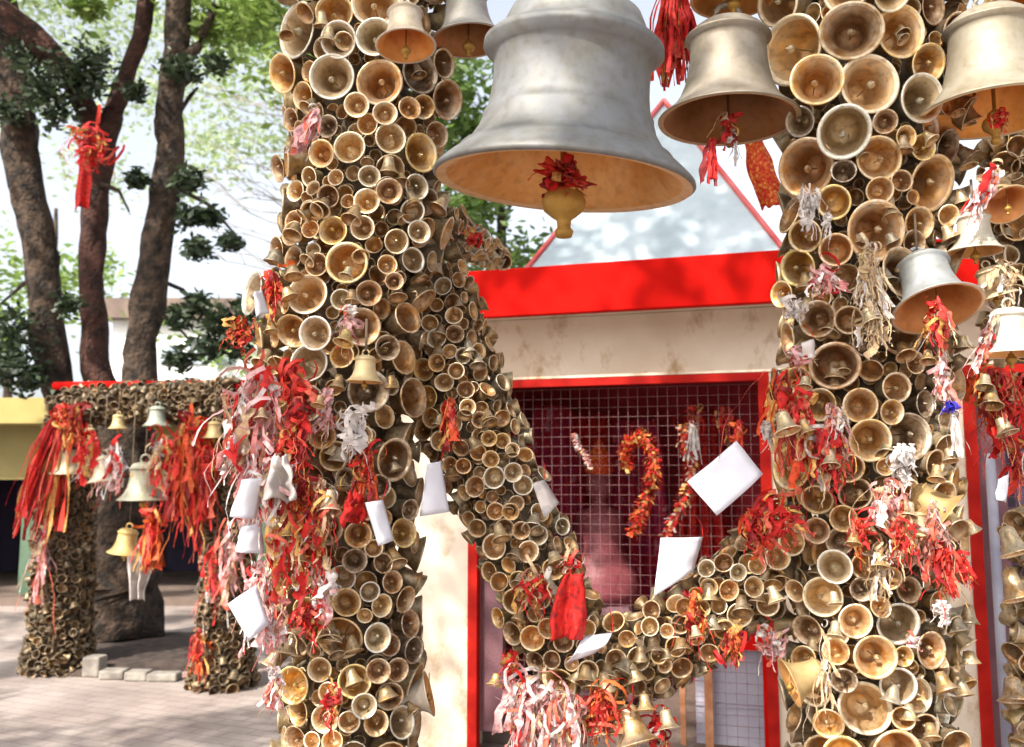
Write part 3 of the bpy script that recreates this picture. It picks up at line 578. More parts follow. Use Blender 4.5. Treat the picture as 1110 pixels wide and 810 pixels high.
# fill the gaps all round every support
P = np.array([i['pos'] for i in items]); DD = np.array([i['d'] for i in items])
def fill(key, tries, dmin, dmax, kR, slack):
    global P, DD, FF
    ax = AX[key]; L = [0]
    for i in range(len(ax) - 1): L.append(L[-1] + (ax[i + 1][0] - ax[i][0]).length)
    for _ in range(tries):
        s = random.uniform(0, L[-1]); i = max(j for j in range(len(ax) - 1) if L[j] <= s); t = (s - L[i]) / (L[i + 1] - L[i])
        c = ax[i][0].lerp(ax[i + 1][0], t); r = ax[i][1] * (1 - t) + ax[i + 1][1] * t; T_ = (ax[i + 1][0] - ax[i][0]).normalized()
        e1 = T_.cross(Vector((0, 1, 0))).normalized(); e2 = T_.cross(e1)
        th = random.uniform(0, 6.2832); f = e1 * math.cos(th) + e2 * math.sin(th)
        d = random.uniform(dmin, dmax); pos = c + f * (r * kR + random.uniform(-.02, .014))
        dist = np.sqrt(((P - np.array(pos)) ** 2).sum(1))
        if (dist < (DD + d) * .5 * slack).any(): continue
        ff = (f + Vector((random.gauss(0, .24), random.gauss(0, .15), random.gauss(-.18, .24)))).normalized(); pn = np.array(pos); fn = np.array(ff)
        nb = np.nonzero(dist < .2)[0]; v = pn - P[nb]; al = -(v * FF[nb]).sum(1); lat = np.sqrt(np.maximum(0, (v * v).sum(1) - al * al))
        if ((al > -.02) & (al < .8 * DD[nb]) & (lat < .5 * d + .5 * DD[nb] * (1 - .5 * np.clip(al / (.8 * DD[nb]), 0, 1)))).any(): continue
        al = (v * fn).sum(1); lat = np.sqrt(np.maximum(0, (v * v).sum(1) - al * al))
        if ((al > 0) & (al < .8 * d) & (lat < .5 * DD[nb] + .5 * d * (1 - .5 * np.clip(al / (.8 * d), 0, 1)))).any(): continue
        P = np.vstack([P, np.array(pos)]); DD = np.append(DD, d); FF = np.vstack([FF, fn])
        px, py, k = project(pos)
        items.append(dict(pos=pos, f=ff, d=d, col=random.choice('gggbboopppsyd'), px=px, py=py, dpx=d * k * (.2 + .8 * max(0, -ff.y)), key=key, phrase='', kind=random.choice([0, 1, 2]), hand=False))
for key, big in (('left pillar', 1), ('right pillar', 1), ('left arm of the garland', 0), ('right arm of the garland', 0), ('short branch beside the pillar', 0)):
    if big:
        fill(key, 1200, .09, .12, .99, .95); fill(key, 5000, .06, .085, .96, .94); fill(key, 9000, .042, .065, .90, .92); fill(key, 9000, .035, .055, .78, .9); fill(key, 9000, .03, .045, .66, .9)
    else:
        fill(key, 3000, .048, .06, .98, .94); fill(key, 8000, .036, .05, .93, .92); fill(key, 6000, .03, .042, .8, .9); fill(key, 4000, .028, .04, .68, .9)
# the bells packed on the lower right edge garland and on the shrine's two columns go to the mass
hand = [i for i in items if i['hand']]
auto = sorted([i for i in items if not i['hand'] and 0 < i['px'] < 1110 and 0 < i['py'] < 810 and i['f'].y < -.35], key=lambda i: -i['dpx'])
NIND = 300
indiv = hand + auto[:max(0, NIND - len(hand))]
print('bells: hand', len(hand), 'all', len(items))
inset = set(id(i) for i in indiv); mass = [i for i in items if id(i) not in inset]
LMS = [i for i in indiv if i['phrase']]
DIRS = [(1, 0, 'right of'), (.7, -.7, 'upper right of'), (0, -1, 'above'), (-.7, -.7, 'upper left of'), (-1, 0, 'left of'), (-.7, .7, 'lower left of'), (0, 1, 'below'), (.7, .7, 'lower right of')]
SHORT = {'large silvery bell with cream rim facing left at the pillar top': 'large silvery bell topping the left pillar', 'large grey lined bell beside the orange one high on the left pillar': 'large grey bell high on the left pillar',
 'large orange lined bell high on the left pillar': 'large orange bell high on the left pillar', 'pale round bell in the upper middle of the left pillar': 'pale round upper bell of the left pillar', 'yellow bell turned right on the upper edge of the left pillar': 'yellow sideways bell of the left pillar',
 'bright cream bell a quarter way down the left pillar': 'bright cream bell of the left pillar', 'pale gold bell above the wide amber one on the left pillar': 'pale gold bell of the left pillar', 'wide amber bell in the middle of the left pillar': 'wide amber bell of the left pillar',
 'grey bell with thick cream rim jutting from the left side': 'thick rimmed grey bell jutting left', 'broad dark mouthed bell below the hanging gold bell': 'dark bell below the hanging gold bell', 'shallow yellow bell above the red cloths of the left pillar': 'shallow yellow bell of the left pillar',
 'pale grey bell with sea green lining low on the left pillar': 'sea green lined bell of the left pillar', 'largest orange bell low on the left pillar': 'largest low orange bell of the left pillar', 'cream rimmed bell in the bottom row of the left pillar': 'cream rimmed bell in the bottom row',
 'great bronze bell with a chain inside at the right pillar top': 'great bronze bell topping the right pillar', 'tall cream bell turned left at the upper right pillar': 'tall cream bell turned left', 'widest cream rimmed bell of the upper right pillar': 'widest cream bell of the right pillar',
 'large silver bell with white clapper below the widest one': 'silver bell below the widest cream one', 'large amber bell on the left edge under the silver one': 'large amber bell under the silver one', 'amber bell with chain under the row of small ones': 'amber bell with the chain inside',
 'big bell with orange lining on the right edge of the pillar': 'big orange lined bell at the edge', 'huge orange lined bell at the level of the red fascia': 'huge orange bell beside the red fascia', 'gold bell tilted away beside the red fascia end': 'gold bell touching the red fascia end',
 'tall brown bell in the middle of the right pillar': 'tall brown bell of the right pillar', 'broad bell holding a white clapper at mid height': 'broad bell holding a white clapper', 'round orange rimmed bell just under the broad one': 'orange rimmed bell under the broad one', 'open brass bell left of the dark one at mid height': 'open brass bell beside the dark one',
 'greenish grey bell two thirds down the right pillar': 'greenish grey bell of the right pillar', 'bright cream bell low on the left of the right pillar': 'bright cream low bell of the right pillar', 'large orange rimmed bell low in the right pillar middle': 'low orange rimmed bell of the right pillar',
 'brightest wide bell near the foot of the right pillar': 'brightest wide bell of the right pillar', 'pale bell beside the red bow where the garland meets the pillar': 'pale bell beside the red bow', 'largest silver bell of the left garland arm': 'largest silver bell of the left arm',
 'wide pale bell on the left edge of the garland': 'wide pale bell edging the garland', 'gold bell above the pink cloths at the garland bottom': 'gold bell above the pink cloths', 'yellow bell where the garland leaves the pillar': 'yellow bell where the garland starts', 'bright cream bell at the lower end of the right garland arm': 'cream bell ending the right garland arm'}
def size_word(d): return 'tiny' if d < 20 else 'small' if d < 27 else 'medium' if d < 38 else 'large'
used = {}
def bell_label(i):
    if i['phrase']: return i['phrase']
    cand = sorted(LMS, key=lambda q_: math.hypot(q_['px'] - i['px'], q_['py'] - i['py']) + (0 if q_['key'] == i['key'] else 60))
    for q_ in cand[:5]:
        dx, dy = i['px'] - q_['px'], i['py'] - q_['py']; h = math.hypot(dx, dy) + 1e-6
        dr = max(DIRS, key=lambda t: (t[0] * dx + t[1] * dy) / h)[2]
        ph = SHORT.get(q_['phrase'], q_['phrase'])
        near = 'touching' if h < (i['dpx'] + q_['dpx']) * .62 else ''
        s = f"{size_word(i['dpx'])} {CNAME[i['col']]} bell {dr} the {ph}"
        if len(s.split()) > 16: s = f"{CNAME[i['col']].split()[0]} bell {dr} the {ph}"
        if len(s.split()) > 16: s = ' '.join(s.split()[:16])
        if s not in used: break
    return s
GRP = {'left pillar': 'bells packed on the left pillar', 'right pillar': 'bells packed on the right pillar', 'left arm of the garland': 'bells on the left arm of the garland', 'right arm of the garland': 'bells on the right arm of the garland', 'short branch beside the pillar': 'bells on the short bar beside the left pillar'}
for i in indiv:
    o = place_bell(i['pos'], i['f'], i['d'], i['col'], i['kind'], parts=i['dpx'] >= 30)
    s = bell_label(i); used[s] = 1
    tag(o, s, 'bell', GRP[i['key']])

# the shrine's columns at the left, and the garland at the right edge: more packed bells
def column_bells(ax, n, dmin, dmax, kR=1.0, slack=.72, old=False):
    pts = []; out = []; L = [0]
    for i in range(len(ax) - 1): L.append(L[-1] + (ax[i + 1][0] - ax[i][0]).length)
    for _ in range(n):
        s = random.uniform(0, L[-1]); i = max(j for j in range(len(ax) - 1) if L[j] <= s); t = (s - L[i]) / (L[i + 1] - L[i])
        c = ax[i][0].lerp(ax[i + 1][0], t); r = ax[i][1] * (1 - t) + ax[i + 1][1] * t; T_ = (ax[i + 1][0] - ax[i][0]).normalized()
        e1 = T_.cross(Vector((0, 1, 0.01))).normalized(); e2 = T_.cross(e1); th = random.uniform(0, 6.2832)
        f = e1 * math.cos(th) + e2 * math.sin(th); d = random.uniform(dmin, dmax); pos = c + f * (r + random.uniform(-.02, .015)) * kR
        if pts and (np.sqrt(((np.array(pts) - np.array(pos)) ** 2).sum(1)) < d * slack).any(): continue
        pts.append(tuple(pos)); out.append(dict(pos=pos, f=(f + Vector((random.gauss(0, .5), random.gauss(0, .4), random.gauss(-.4, .6)))).normalized(), d=d, kind=random.choice([0, 1, 2]), old=3 if old else 0))
    return out
def ground_pt(px, Y): q_ = at(px, 500, Y); return Vector((q_.x, Y, 0))
cA = ground_pt(75, 7.5); cB = ground_pt(250, 6.95)
top = 2.22
axA = [(cA + Vector((0, 0, z)), r) for z, r in ((.02, .27), (.3, .23), (1.1, .22), (1.6, .2), (2.15, .17))]
axB = [(cB + Vector((0, 0, z)), r) for z, r in ((.02, .25), (.3, .2), (1.1, .17), (1.7, .16), (2.15, .15))]
beamA, beamB = cA + Vector((0, 0, top - .06)), cB + Vector((0, 0, top - .1))
axT = [(beamA - Vector((0, 0, .06)), .15), (beamB - Vector((0, 0, .04)), .17)]
qE = [at(1122, y, 3.0) for y in (560, 640, 720, 830, 1000)]
axE = [(p, .07) for p in qE]; axF = [(at(1106, y, 2.8), .10) for y in (120, 200, 300, 392)]
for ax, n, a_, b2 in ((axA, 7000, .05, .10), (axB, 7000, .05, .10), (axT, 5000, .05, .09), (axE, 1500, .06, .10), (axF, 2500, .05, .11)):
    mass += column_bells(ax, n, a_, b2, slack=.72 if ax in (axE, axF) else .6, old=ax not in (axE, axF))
for key, nn in (('left pillar', 90), ('right pillar', 100), ('left arm of the garland', 30), ('right arm of the garland', 24)):
    ax = AX[key]
    for _ in range(nn):
        i = random.randrange(len(ax) - 1); t = random.random(); c = ax[i][0].lerp(ax[i + 1][0], t); r = ax[i][1] * (1 - t) + ax[i + 1][1] * t; th = random.uniform(-1.1, 1.1)
        if 'garland' in key: th *= .7
        f = Vector((math.sin(th), -math.cos(th), 0)); d = random.uniform(.038, .065)
        mass.append(dict(pos=c + f * (r * .97 + d * .42), f=(f * random.uniform(.1, .7) + Vector((random.gauss(0, .25), random.gauss(0, .2), -1))).normalized(), d=d, kind=random.choice([0, 0, 2])))
mb = MB()
LOWP = [( [(.0, .80), (.2, .76), (.245, .52), (.30, .28), (.42, .07), (.5, 0), (.44, -.012), (.36, .10), (.25, .4), (.22, .62), (0, .7)], [0, 0, 0, 0, 0, 2, 1, 1, 1, 1]),
        ( [(.0, .86), (.28, .80), (.34, .55), (.40, .25), (.47, .05), (.5, 0), (.455, -.01), (.39, .2), (.33, .5), (.27, .72), (0, .78)], [0, 0, 0, 0, 0, 2, 1, 1, 1, 1]),
        ( [(.0, .6), (.24, .56), (.29, .36), (.37, .18), (.46, .05), (.5, 0), (.46, -.01), (.36, .14), (.27, .34), (.18, .52), (0, .54)], [0, 0, 0, 0, 0, 2, 1, 1, 1, 1])]
for i in mass:
    p_, m_ = LOWP[i['kind']]
    M = Matrix.Translation(i['pos']) @ face_rot(i['f']).to_matrix().to_4x4() @ Matrix.Scale(i['d'], 4)
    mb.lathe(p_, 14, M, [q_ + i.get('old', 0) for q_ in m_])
print('mass bells', len(mass))
tag(mb.build('packed_bells', BS + BO), 'the rest of the small bells packed on pillars, garlands and shrine columns', 'bells', kind='stuff')
mb = MB(); mb.tube([p for p, r in axF], .05, 10, jit=.2); tag(mb.build('bell_garland', DARK), 'hanging rope core behind the cascade of bells at the right edge', 'garland')
mb = MB(); mb.tube([p for p, r in axE], .035, 10, jit=.2); tag(mb.build('bell_garland', DARK), 'rope core of the low string of bells at the right edge', 'garland')
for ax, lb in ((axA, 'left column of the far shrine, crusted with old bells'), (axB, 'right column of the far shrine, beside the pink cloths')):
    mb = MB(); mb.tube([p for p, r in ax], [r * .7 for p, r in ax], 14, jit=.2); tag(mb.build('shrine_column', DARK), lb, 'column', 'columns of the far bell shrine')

# ------------------------------------------------------------ hanging bells
def sq(p, k): return [(a, b * k) for a, b in p]
def big_bell(px, py, Y, dpx, prof_o, prof_i, tint, label, tilt=0, fwd=0, name='hanging_bell', clap=None, n=64, ztop=2.95, clapc=None, inner=None, rim=None):
    pos = at(px, py, Y); d = dpx * (pos - Vector((0, 0, CAMZ))).length / F
    root = empty(name, pos); Rm = Matrix.Rotation(tilt, 4, 'Y') @ Matrix.Rotation(fwd, 4, 'X')
    Mx = Matrix.Translation(pos) @ Rm @ Matrix.Scale(d, 4)
    mats = [bellmat('hanging_bell_outside', 0, flat=tint), bellmat('hanging_bell_inside', 1, flat=inner or (.70, .48, .25)), bellmat('hanging_bell_rim', 2, flat=rim or tint)]
    mats[0].node_tree.nodes['Principled BSDF'].inputs['Metallic'].default_value = .5
    p = prof_o + prof_i; ms = [0] * (len(prof_o) - 1) + [2] + [1] * (len(prof_i) - 1)
    mb = MB(); mb.lathe(p, n, Mx, ms); o = mb.build('bell_body', mats, root)
    zt = prof_o[0][1]
    mb = MB(); mb.tube([Mx @ Vector((.09 * math.cos(t), 0, zt + .06 + .09 * math.sin(t))) for t in [k * 6.2832 / 16 for k in range(17)]], .022 * d, 8, cap=False); mb.build('hanging_loop', mats[0], root)
    tp = Mx @ Vector((0, 0, zt + .12))
    if ztop > tp.z: mb = MB(); mb.tube([tp, Vector((tp.x, tp.y, ztop))], .0035, 6); mb.build('hanging_rod', DARK, root)
    cl = clap or [(0, .45), (.012, .45), (.012, .02), (.04, 0), (.05, -.02), (.045, -.03), (.075, -.055), (.085, -.085), (.078, -.115), (.05, -.14), (.028, -.155), (.025, -.185), (.036, -.20), (.03, -.22), (0, -.225)]
    mb = MB(); mb.lathe(cl, 24, Matrix.Translation(pos) @ Matrix.Scale(d, 4)); mb.build('clapper', bellmat('clapper_brass', 0, flat=clapc or (.46, .29, .08)), root)
    tag(root, label, 'bell', 'large bells hanging between the pillars')
    return root, pos, d
BIG_O = [(0, .80), (.09, .80), (.20, .775), (.265, .735), (.285, .66), (.292, .60), (.335, .575), (.347, .55), (.343, .53), (.31, .505), (.297, .48), (.297, .42), (.300, .36), (.307, .30), (.318, .245), (.326, .24), (.328, .22), (.340, .18), (.372, .125), (.402, .09), (.408, .095), (.414, .082), (.45, .05), (.48, .022), (.497, .004), (.5, -.008), (.488, -.018)]
BIG_I = [(.43, -.004), (.40, .03), (.355, .09), (.31, .17), (.285, .26), (.27, .38), (.255, .48), (.2, .54), (0, .56)]
MED_O = [(0, .92), (.1, .92), (.2, .90), (.25, .85), (.265, .80), (.30, .785), (.305, .765), (.272, .745), (.268, .68), (.272, .58), (.285, .45), (.31, .32), (.345, .21), (.39, .12), (.44, .06), (.485, .015), (.5, 0), (.495, -.014)]
MED_I = [(.46, -.008), (.42, .03), (.36, .11), (.31, .22), (.275, .36), (.255, .5), (.24, .68), (.2, .76), (0, .78)]
BIG_O = [(0, .70), (.09, .70), (.19, .68), (.25, .64), (.275, .585), (.285, .55), (.325, .53), (.345, .51), (.347, .49), (.315, .462), (.302, .44), (.300, .38), (.302, .33), (.308, .28), (.318, .235), (.326, .232), (.328, .215), (.342, .172), (.372, .122), (.402, .088), (.408, .093), (.414, .080), (.45, .05), (.48, .022), (.497, .004), (.5, -.008), (.488, -.018)]
BIG_I = [(.45, -.010), (.42, .01), (.38, .06), (.335, .13), (.30, .22), (.285, .33), (.27, .42), (.2, .48), (0, .5)]
MED_O = sq(MED_O, .78); MED_I = sq(MED_I, .78)
_, p1, d1 = big_bell(611, 196, 2.1, 277, BIG_O, BIG_I, (.20, .215, .245), 'biggest bell, grey with a wide collar and golden clapper, hanging at top centre', tilt=R(4.5), fwd=R(5), rim=(.60, .42, .26))
# red rag on the big clapper
ribbons('red_rag', p1 + Vector((0, -.02, .035)), .10, .05, 46, C['red'], 'crumpled red rag tied on the golden clapper of the biggest bell', 'rag', curl=.7, width=.024, puff=.5)
_, p2, d2 = big_bell(790, 130, 2.5, 143, MED_O, MED_I, (.27, .25, .23), 'bronze grey bell hanging between the biggest bell and the right pillar', tilt=R(1), inner=(.30, .17, .09), clap=[(0, .6), (.012, .6), (.012, 0), (.045, -.04), (.06, -.09), (.035, -.15), (.02, -.2), (0, -.21)], clapc=(.35, .2, .12), rim=(.45, .33, .22))
big_bell(795, -2, 2.5, 84, MED_O, MED_I, (.45, .32, .2), 'bronze bell above the bronze grey one, only its rim in view', inner=(.5, .28, .1), rim=(.5, .36, .2))
big_bell(508, 44, 2.5, 78, MED_O, MED_I, (.36, .37, .40), 'silver bell partly behind the left shoulder of the biggest bell', tilt=R(-4), inner=(.45, .27, .15), rim=(.5, .45, .4))
big_bell(440, 50, 2.28, 62, MED_O, MED_I, (.55, .50, .45), 'grey bell with orange lining hanging over the top of the left pillar', tilt=R(-3), fwd=R(-8), inner=(.72, .42, .18))
big_bell(1078, 122, 2.35, 136, MED_O, MED_I, (.33, .31, .27), 'large brass grey bell with orange lining at the top right corner', inner=(.80, .48, .18), rim=(.6, .5, .35))
big_bell(1092, 10, 2.4, 56, MED_O, MED_I, (.55, .40, .2), 'orange bell above the large one in the top right corner', inner=(.7, .4, .15))
big_bell(1016, 335, 2.3, 88, MED_O, MED_I, (.32, .36, .42), 'blue grey bell with red ribbons in its mouth, right of the pillar', fwd=R(-25), tilt=R(-3), inner=(.58, .33, .16), rim=(.5, .36, .25), ztop=2.2)
big_bell(1057, 273, 2.4, 54, MED_O, MED_I, (.58, .58, .55), 'small silvery bell below the pink ribbon at the right', ztop=2.3)
big_bell(1092, 222, 2.35, 44, MED_O, MED_I, (.5, .38, .24), 'bronze bell with open mouth near the right edge under the large one', fwd=R(-40), inner=(.6, .35, .18), ztop=2.35)
big_bell(1096, 384, 2.35, 62, MED_O, MED_I, (.62, .62, .60), 'white grey bell cut by the right edge above the red garlands', ztop=2.1)
big_bell(1080, 322, 2.4, 42, MED_O, MED_I, (.66, .56, .42), 'pale brass bell in the string right of the blue grey bell', tilt=R(-15), ztop=2.0)
big_bell(395, 414, 2.28, 40, MED_O, MED_I, (.70, .60, .40), 'shiny gold bell hanging in the middle of the left pillar', tilt=R(2), ztop=1.9)
big_bell(465, 752, 2.5, 46, MED_O, MED_I, (.48, .44, .42), 'grey bell jutting sideways from the right of the left pillar near its foot', tilt=R(-105), ztop=0)
big_bell(1026, 560, 2.3, 54, MED_O, MED_I, (.46, .33, .16), 'large gold bell tilted right on the right pillar edge', tilt=R(-50), fwd=R(-20), inner=(.5, .32, .12), ztop=0)
big_bell(996, 584, 2.3, 36, MED_O, MED_I, (.70, .58, .40), 'gold bell hanging beside the red ribbons low on the right pillar', fwd=R(-12), ztop=0)
big_bell(856, 740, 2.32, 50, MED_O, MED_I, (.50, .38, .20), 'bronze bell jutting left from the right pillar above the white wall', tilt=R(70), ztop=0)
big_bell(340, 675, 2.36, 44, MED_O, MED_I, (.62, .45, .22), 'golden bell hanging under the red cloth low on the left pillar', tilt=R(30), fwd=R(-15), ztop=0)

# little bells among the cloths, each read from the photo
TINY = [(283,455,18,'p','small pale bell in the upper left of the pink bundle'),(298,510,20,'g','brassy bell beside the pinkish white rag'),(325,610,22,'g','brass bell above the golden bell on the left pillar'),(312,583,20,'y','yellow bell in the orange gold strings low on the left'),
 (345,440,18,'g','small bell among dusty pink threads'),(876,470,20,'g','small brass bell among red gold threads of the right pillar'),(900,505,22,'p','pale bell under scarlet strings of the right pillar'),(872,420,18,'p','small pale bell at the left edge of the broad bell'),
 (925,590,18,'y','tiny gold bell in the thin orange threads'),(953,615,22,'g','brass bell in the pale threads low on the right pillar'),(1015,520,20,'g','brass bell above the large tilted gold bell'),(905,655,18,'p','tiny pale bell beside the bright cream bell'),
 (1030,500,18,'b','small brown bell hanging past the pillar edge over the wall'),(700,770,22,'g','brass bell right above the large orange bottom bell'),(560,790,20,'y','gold bell in the pink and white ribbon mass'),(612,800,22,'g','brass bell in the middle of the bottom edge'),(357,555,28,'p','little bright bell beside the red square cloth on the left pillar'),(854,468,32,'p','white gold bell hanging above the yellow bell of the right pillar'),(945,350,22,'p','little cream bell at the end of the white tassel'),
 (905,690,20,'p','little bell on the cream string low on the right pillar'),(755,690,16,'p','little white bell hanging from the right garland arm'),(842,652,20,'p','little bell beside the red gate rail end'),(536,743,18,'y','small gold bell left of the pink cloths at the bottom'),
 (588,800,24,'g','gold bell low among the pink cloths, left one'),(628,775,22,'b','brass bell amid the pink cloths under the gold bell'),(650,798,22,'p','pale bell between the pink cloths and the big bottom bell'),(668,796,20,'g','gold bell right of the pale bell at the bottom'),(690,806,50,'o','large orange bell at the bottom of the garland'),
 (725,790,26,'p','pale bell right of the large orange bottom bell'),(975,605,18,'p','small cream bell under the gold hanging bell'),(985,560,20,'p','cream bell above the red ribbons of the right pillar'),(1006,392,18,'g','small brass bell on the ribbons under the blue grey bell'),
 (375,300,18,'p','small white bell under the wide amber bell'),(372,372,24,'y','yellow bell above the shiny gold bell, on a string'),(300,540,18,'p','small bell in front of the white paper at the left'),(320,590,22,'g','gold bell between the pink cloths of the left pillar'),
 (1075,440,26,'g','golden bell in the red garlands at the right edge'),(1092,470,26,'p','pale bell lower in the red garlands at the right edge'),(1068,420,20,'p','small pale bell at the top of the red garlands'),(1102,600,34,'p','pale bell in the right edge string beside the grey pole'),(1104,650,36,'o','orange bell in the right edge string below the pale one'),(1100,760,34,'b','brown bell low in the right edge string')]
for px, py, dp, c, lb in TINY:
    Y = 2.25 if px < 1040 else (2.6 if py < 500 else 2.85)
    if 500 < px < 760: Y = 2.42
    p = at(px, py, Y); o = place_bell(p, Vector((random.uniform(-.3, .3), -.35, -1)), dp * Y / F, c, 0, parts=dp >= 22, loop=dp >= 22, name='small_bell'); tag(o, lb, 'bell', 'small bells tied among the cloths')

# ------------------------------------------------------------ beam above the picture, carrying the large bells
bA, bB = Vector((-1.0, 2.62, 3.02)), Vector((1.9, 2.48, 3.02))
mb = MB(); mb.tube([bA, bB], .06, 12); tag(mb.build('bell_beam', REDF), 'red iron beam over the top of the picture carrying the large bells', 'beam')

# ------------------------------------------------------------ cloths and ribbons
GC = 'votive cloths and ribbons tied on the bells'
def rb(px, py, Y, Lpx, sppx, n, c, lb, **k):
    k.setdefault('width', .010)
    return ribbons('votive_ribbons', at(px, py, Y), Lpx * Y / F, sppx * Y / F, n, C[c], lb, 'ribbons', GC, **k)
rb(318, 390, 2.28, 60, 42, 40, 'red', 'bright red ribbons knotted at the top of the left pink bundle', curl=.5, width=.012, puff=.3)
rb(280, 400, 2.28, 130, 50, 55, 'pinkwhite', 'pink and white ribbon swirl bulging from the left of the pillar', curl=.45, width=.013, lean=(-.1, 0))
rb(268, 450, 2.3, 90, 40, 40, 'pink', 'faded pink ribbons hanging under the swirl at the far left', curl=.4)
rb(300, 480, 2.26, 100, 46, 50, 'pinkwhite', 'dense pink and white ribbons in the middle of the left bundle', curl=.5, width=.012)
rb(325, 430, 2.26, 80, 30, 36, 'red', 'red tangle in front of the dark bell on the left pillar', curl=.5)
rb(318, 560, 2.26, 90, 44, 44, 'redgold', 'red and gold ribbons above the lower bundle of the left pillar', curl=.5)
rb(285, 600, 2.28, 100, 26, 36, 'pinkwhite', 'pale red ribbons dropping beside the diamond shaped paper', curl=.35, lean=(-.05, 0))
rb(345, 550, 2.25, 70, 40, 40, 'redgold', 'red tangle around the little bright bell of the left pillar', curl=.55)
rb(395, 470, 2.28, 90, 30, 34, 'orange', 'orange ribbons under the shiny gold hanging bell', curl=.4)
rb(378, 330, 2.28, 50, 22, 26, 'pink', 'small pink knot under the wide amber bell', curl=.6, puff=.4)
rb(392, 440, 2.26, 60, 34, 24, 'white', 'greyish white rag hanging across the left pillar', curl=.4, width=.014, lean=(-.3, 0))
rb(350, 610, 2.27, 70, 26, 26, 'pinkwhite', 'pink and white ribbons over the grey bells low on the left pillar', curl=.5)
rb(335, 655, 2.27, 40, 36, 40, 'red', 'red cloth scrap with pink edge above the yellow bells', curl=.5, puff=.3)
rb(272, 500, 2.3, 90, 30, 34, 'pinkwhite', 'pink white ribbons behind the highest white paper slip', curl=.45)
rb(300, 640, 2.28, 70, 26, 30, 'pinkwhite', 'pinkish ribbons just right of the diamond shaped paper', curl=.45)
rb(330, 515, 2.26, 70, 36, 40, 'orange', 'orange gold strings in the heart of the left bundle', curl=.5)
rb(355, 420, 2.3, 60, 20, 24, 'pink', 'dusty pink threads left of the shiny gold hanging bell', curl=.45)
rb(312, 470, 2.25, 60, 30, 30, 'red', 'scarlet threads woven through the left bundle', curl=.5)
rb(350, 520, 2.26, 70, 18, 26, 'cream', 'yellowish threads above the small square red cloth', curl=.5, width=.006)
rb(870, 430, 2.28, 80, 26, 36, 'redgold', 'red gold threads over the left edge of the right pillar', curl=.45)
rb(905, 440, 2.27, 60, 20, 26, 'pink', 'dusty coral threads right of the yellow bell', curl=.45)
rb(930, 560, 2.26, 50, 30, 26, 'orange', 'thin orange threads in the middle of the lower right pillar', curl=.5, width=.006)
rb(955, 590, 2.26, 60, 26, 30, 'cream', 'pale threads between little bells low on the right pillar', curl=.45, width=.006)
rb(1010, 540, 2.26, 70, 26, 30, 'pink', 'dull pink threads on the right edge of the right pillar', curl=.45)
rb(298, 720, 2.34, 55, 16, 22, 'pinkwhite', 'red and white tuft hanging on the lower left edge', curl=.5)
rb(360, 740, 2.3, 55, 20, 20, 'redgold', 'thin reddish strings among the lowest bells of the left pillar', curl=.5)
rb(342, 120, 2.3, 60, 14, 22, 'pink', 'twisted pinkish ribbon high on the left pillar', curl=.2, width=.010, lean=(-.45, 0))
rb(262, 345, 2.45, 40, 26, 30, 'orange', 'orange tuft below the thick rimmed bell on the left', curl=.6, puff=.4)
rb(296, 290, 2.4, 60, 26, 24, 'orange', 'thin orange strings between the bells of the left edge', curl=.4)
rb(488, 430, 2.5, 60, 12, 20, 'orange', 'narrow orange and white strings in the upper garland', curl=.3)
rb(512, 252, 2.75, 16, 24, 24, 'red', 'tiny red scrap on the short bar beside the left pillar', curl=.6, puff=.5)
rb(580, 620, 2.5, 50, 36, 34, 'redgold', 'red and gold scraps beside the bright red cloth of the garland', curl=.55)
rb(620, 600, 2.45, 24, 22, 30, 'redgold', 'red knot from which the bright red cloth hangs', curl=.6, puff=.5)
rb(552, 708, 2.5, 34, 22, 26, 'red', 'red bow above the small gold bell at the bottom', curl=.6, puff=.4)
rb(570, 738, 2.4, 110, 50, 120, 'pinkwhite', 'pink and white ribbon mass at the bottom left of the garland', curl=.3, width=.011)
rb(608, 750, 2.38, 90, 40, 90, 'pink', 'pale pink ribbons under the gold bell of the garland', curl=.3)
rb(650, 745, 2.42, 60, 50, 60, 'orange', 'orange pink ribbons above the brass bells at the bottom', curl=.5, puff=.2)
rb(715, 775, 2.45, 50, 30, 28, 'redgold', 'dark red ribbons right of the bottom orange bell', curl=.5)
rb(795, 682, 2.5, 40, 36, 34, 'orange', 'orange ribbons on the red gate rail', curl=.5)
rb(752, 640, 2.48, 60, 18, 30, 'orange', 'orange strings hanging over the right garland arm', curl=.4)
rb(838, 545, 2.3, 50, 50, 70, 'red', 'large red bow where the right arm meets the pillar', curl=.65, width=.013, puff=.6)
rb(822, 560, 2.3, 50, 34, 30, 'orange', 'coral ribbons left of the large red bow', curl=.5, puff=.3)
rb(852, 400, 2.32, 130, 34, 50, 'orange', 'orange gold ribbons down the left edge of the right pillar', curl=.4)
rb(888, 460, 2.28, 70, 36, 46, 'redgold', 'red and gold ribbons around the yellow bell of the right pillar', curl=.5)
rb(905, 480, 2.27, 50, 26, 30, 'red', 'scarlet strings right of the yellow bell of the right pillar', curl=.5)
rb(940, 265, 2.26, 90, 22, 34, 'cream', 'cream and white tassel hanging in the upper right pillar', curl=.4, width=.009)
rb(945, 330, 2.26, 60, 26, 30, 'cream', 'creamy string bunch at the lower end of the white tassel', curl=.5, width=.009)
rb(893, 290, 2.27, 40, 34, 36, 'pinkwhite', 'pink and white bow left of the white tassel', curl=.6, puff=.5)
rb(858, 325, 2.32, 30, 26, 26, 'white', 'white knot on the left edge under the tilted gold bell', curl=.6, puff=.5)
rb(875, 200, 2.3, 50, 18, 22, 'white', 'white rag hanging out of the large amber bell', curl=.4)
rb(898, 230, 2.3, 30, 10, 12, 'white', 'white string under the small yellow bell of the right pillar', curl=.3)
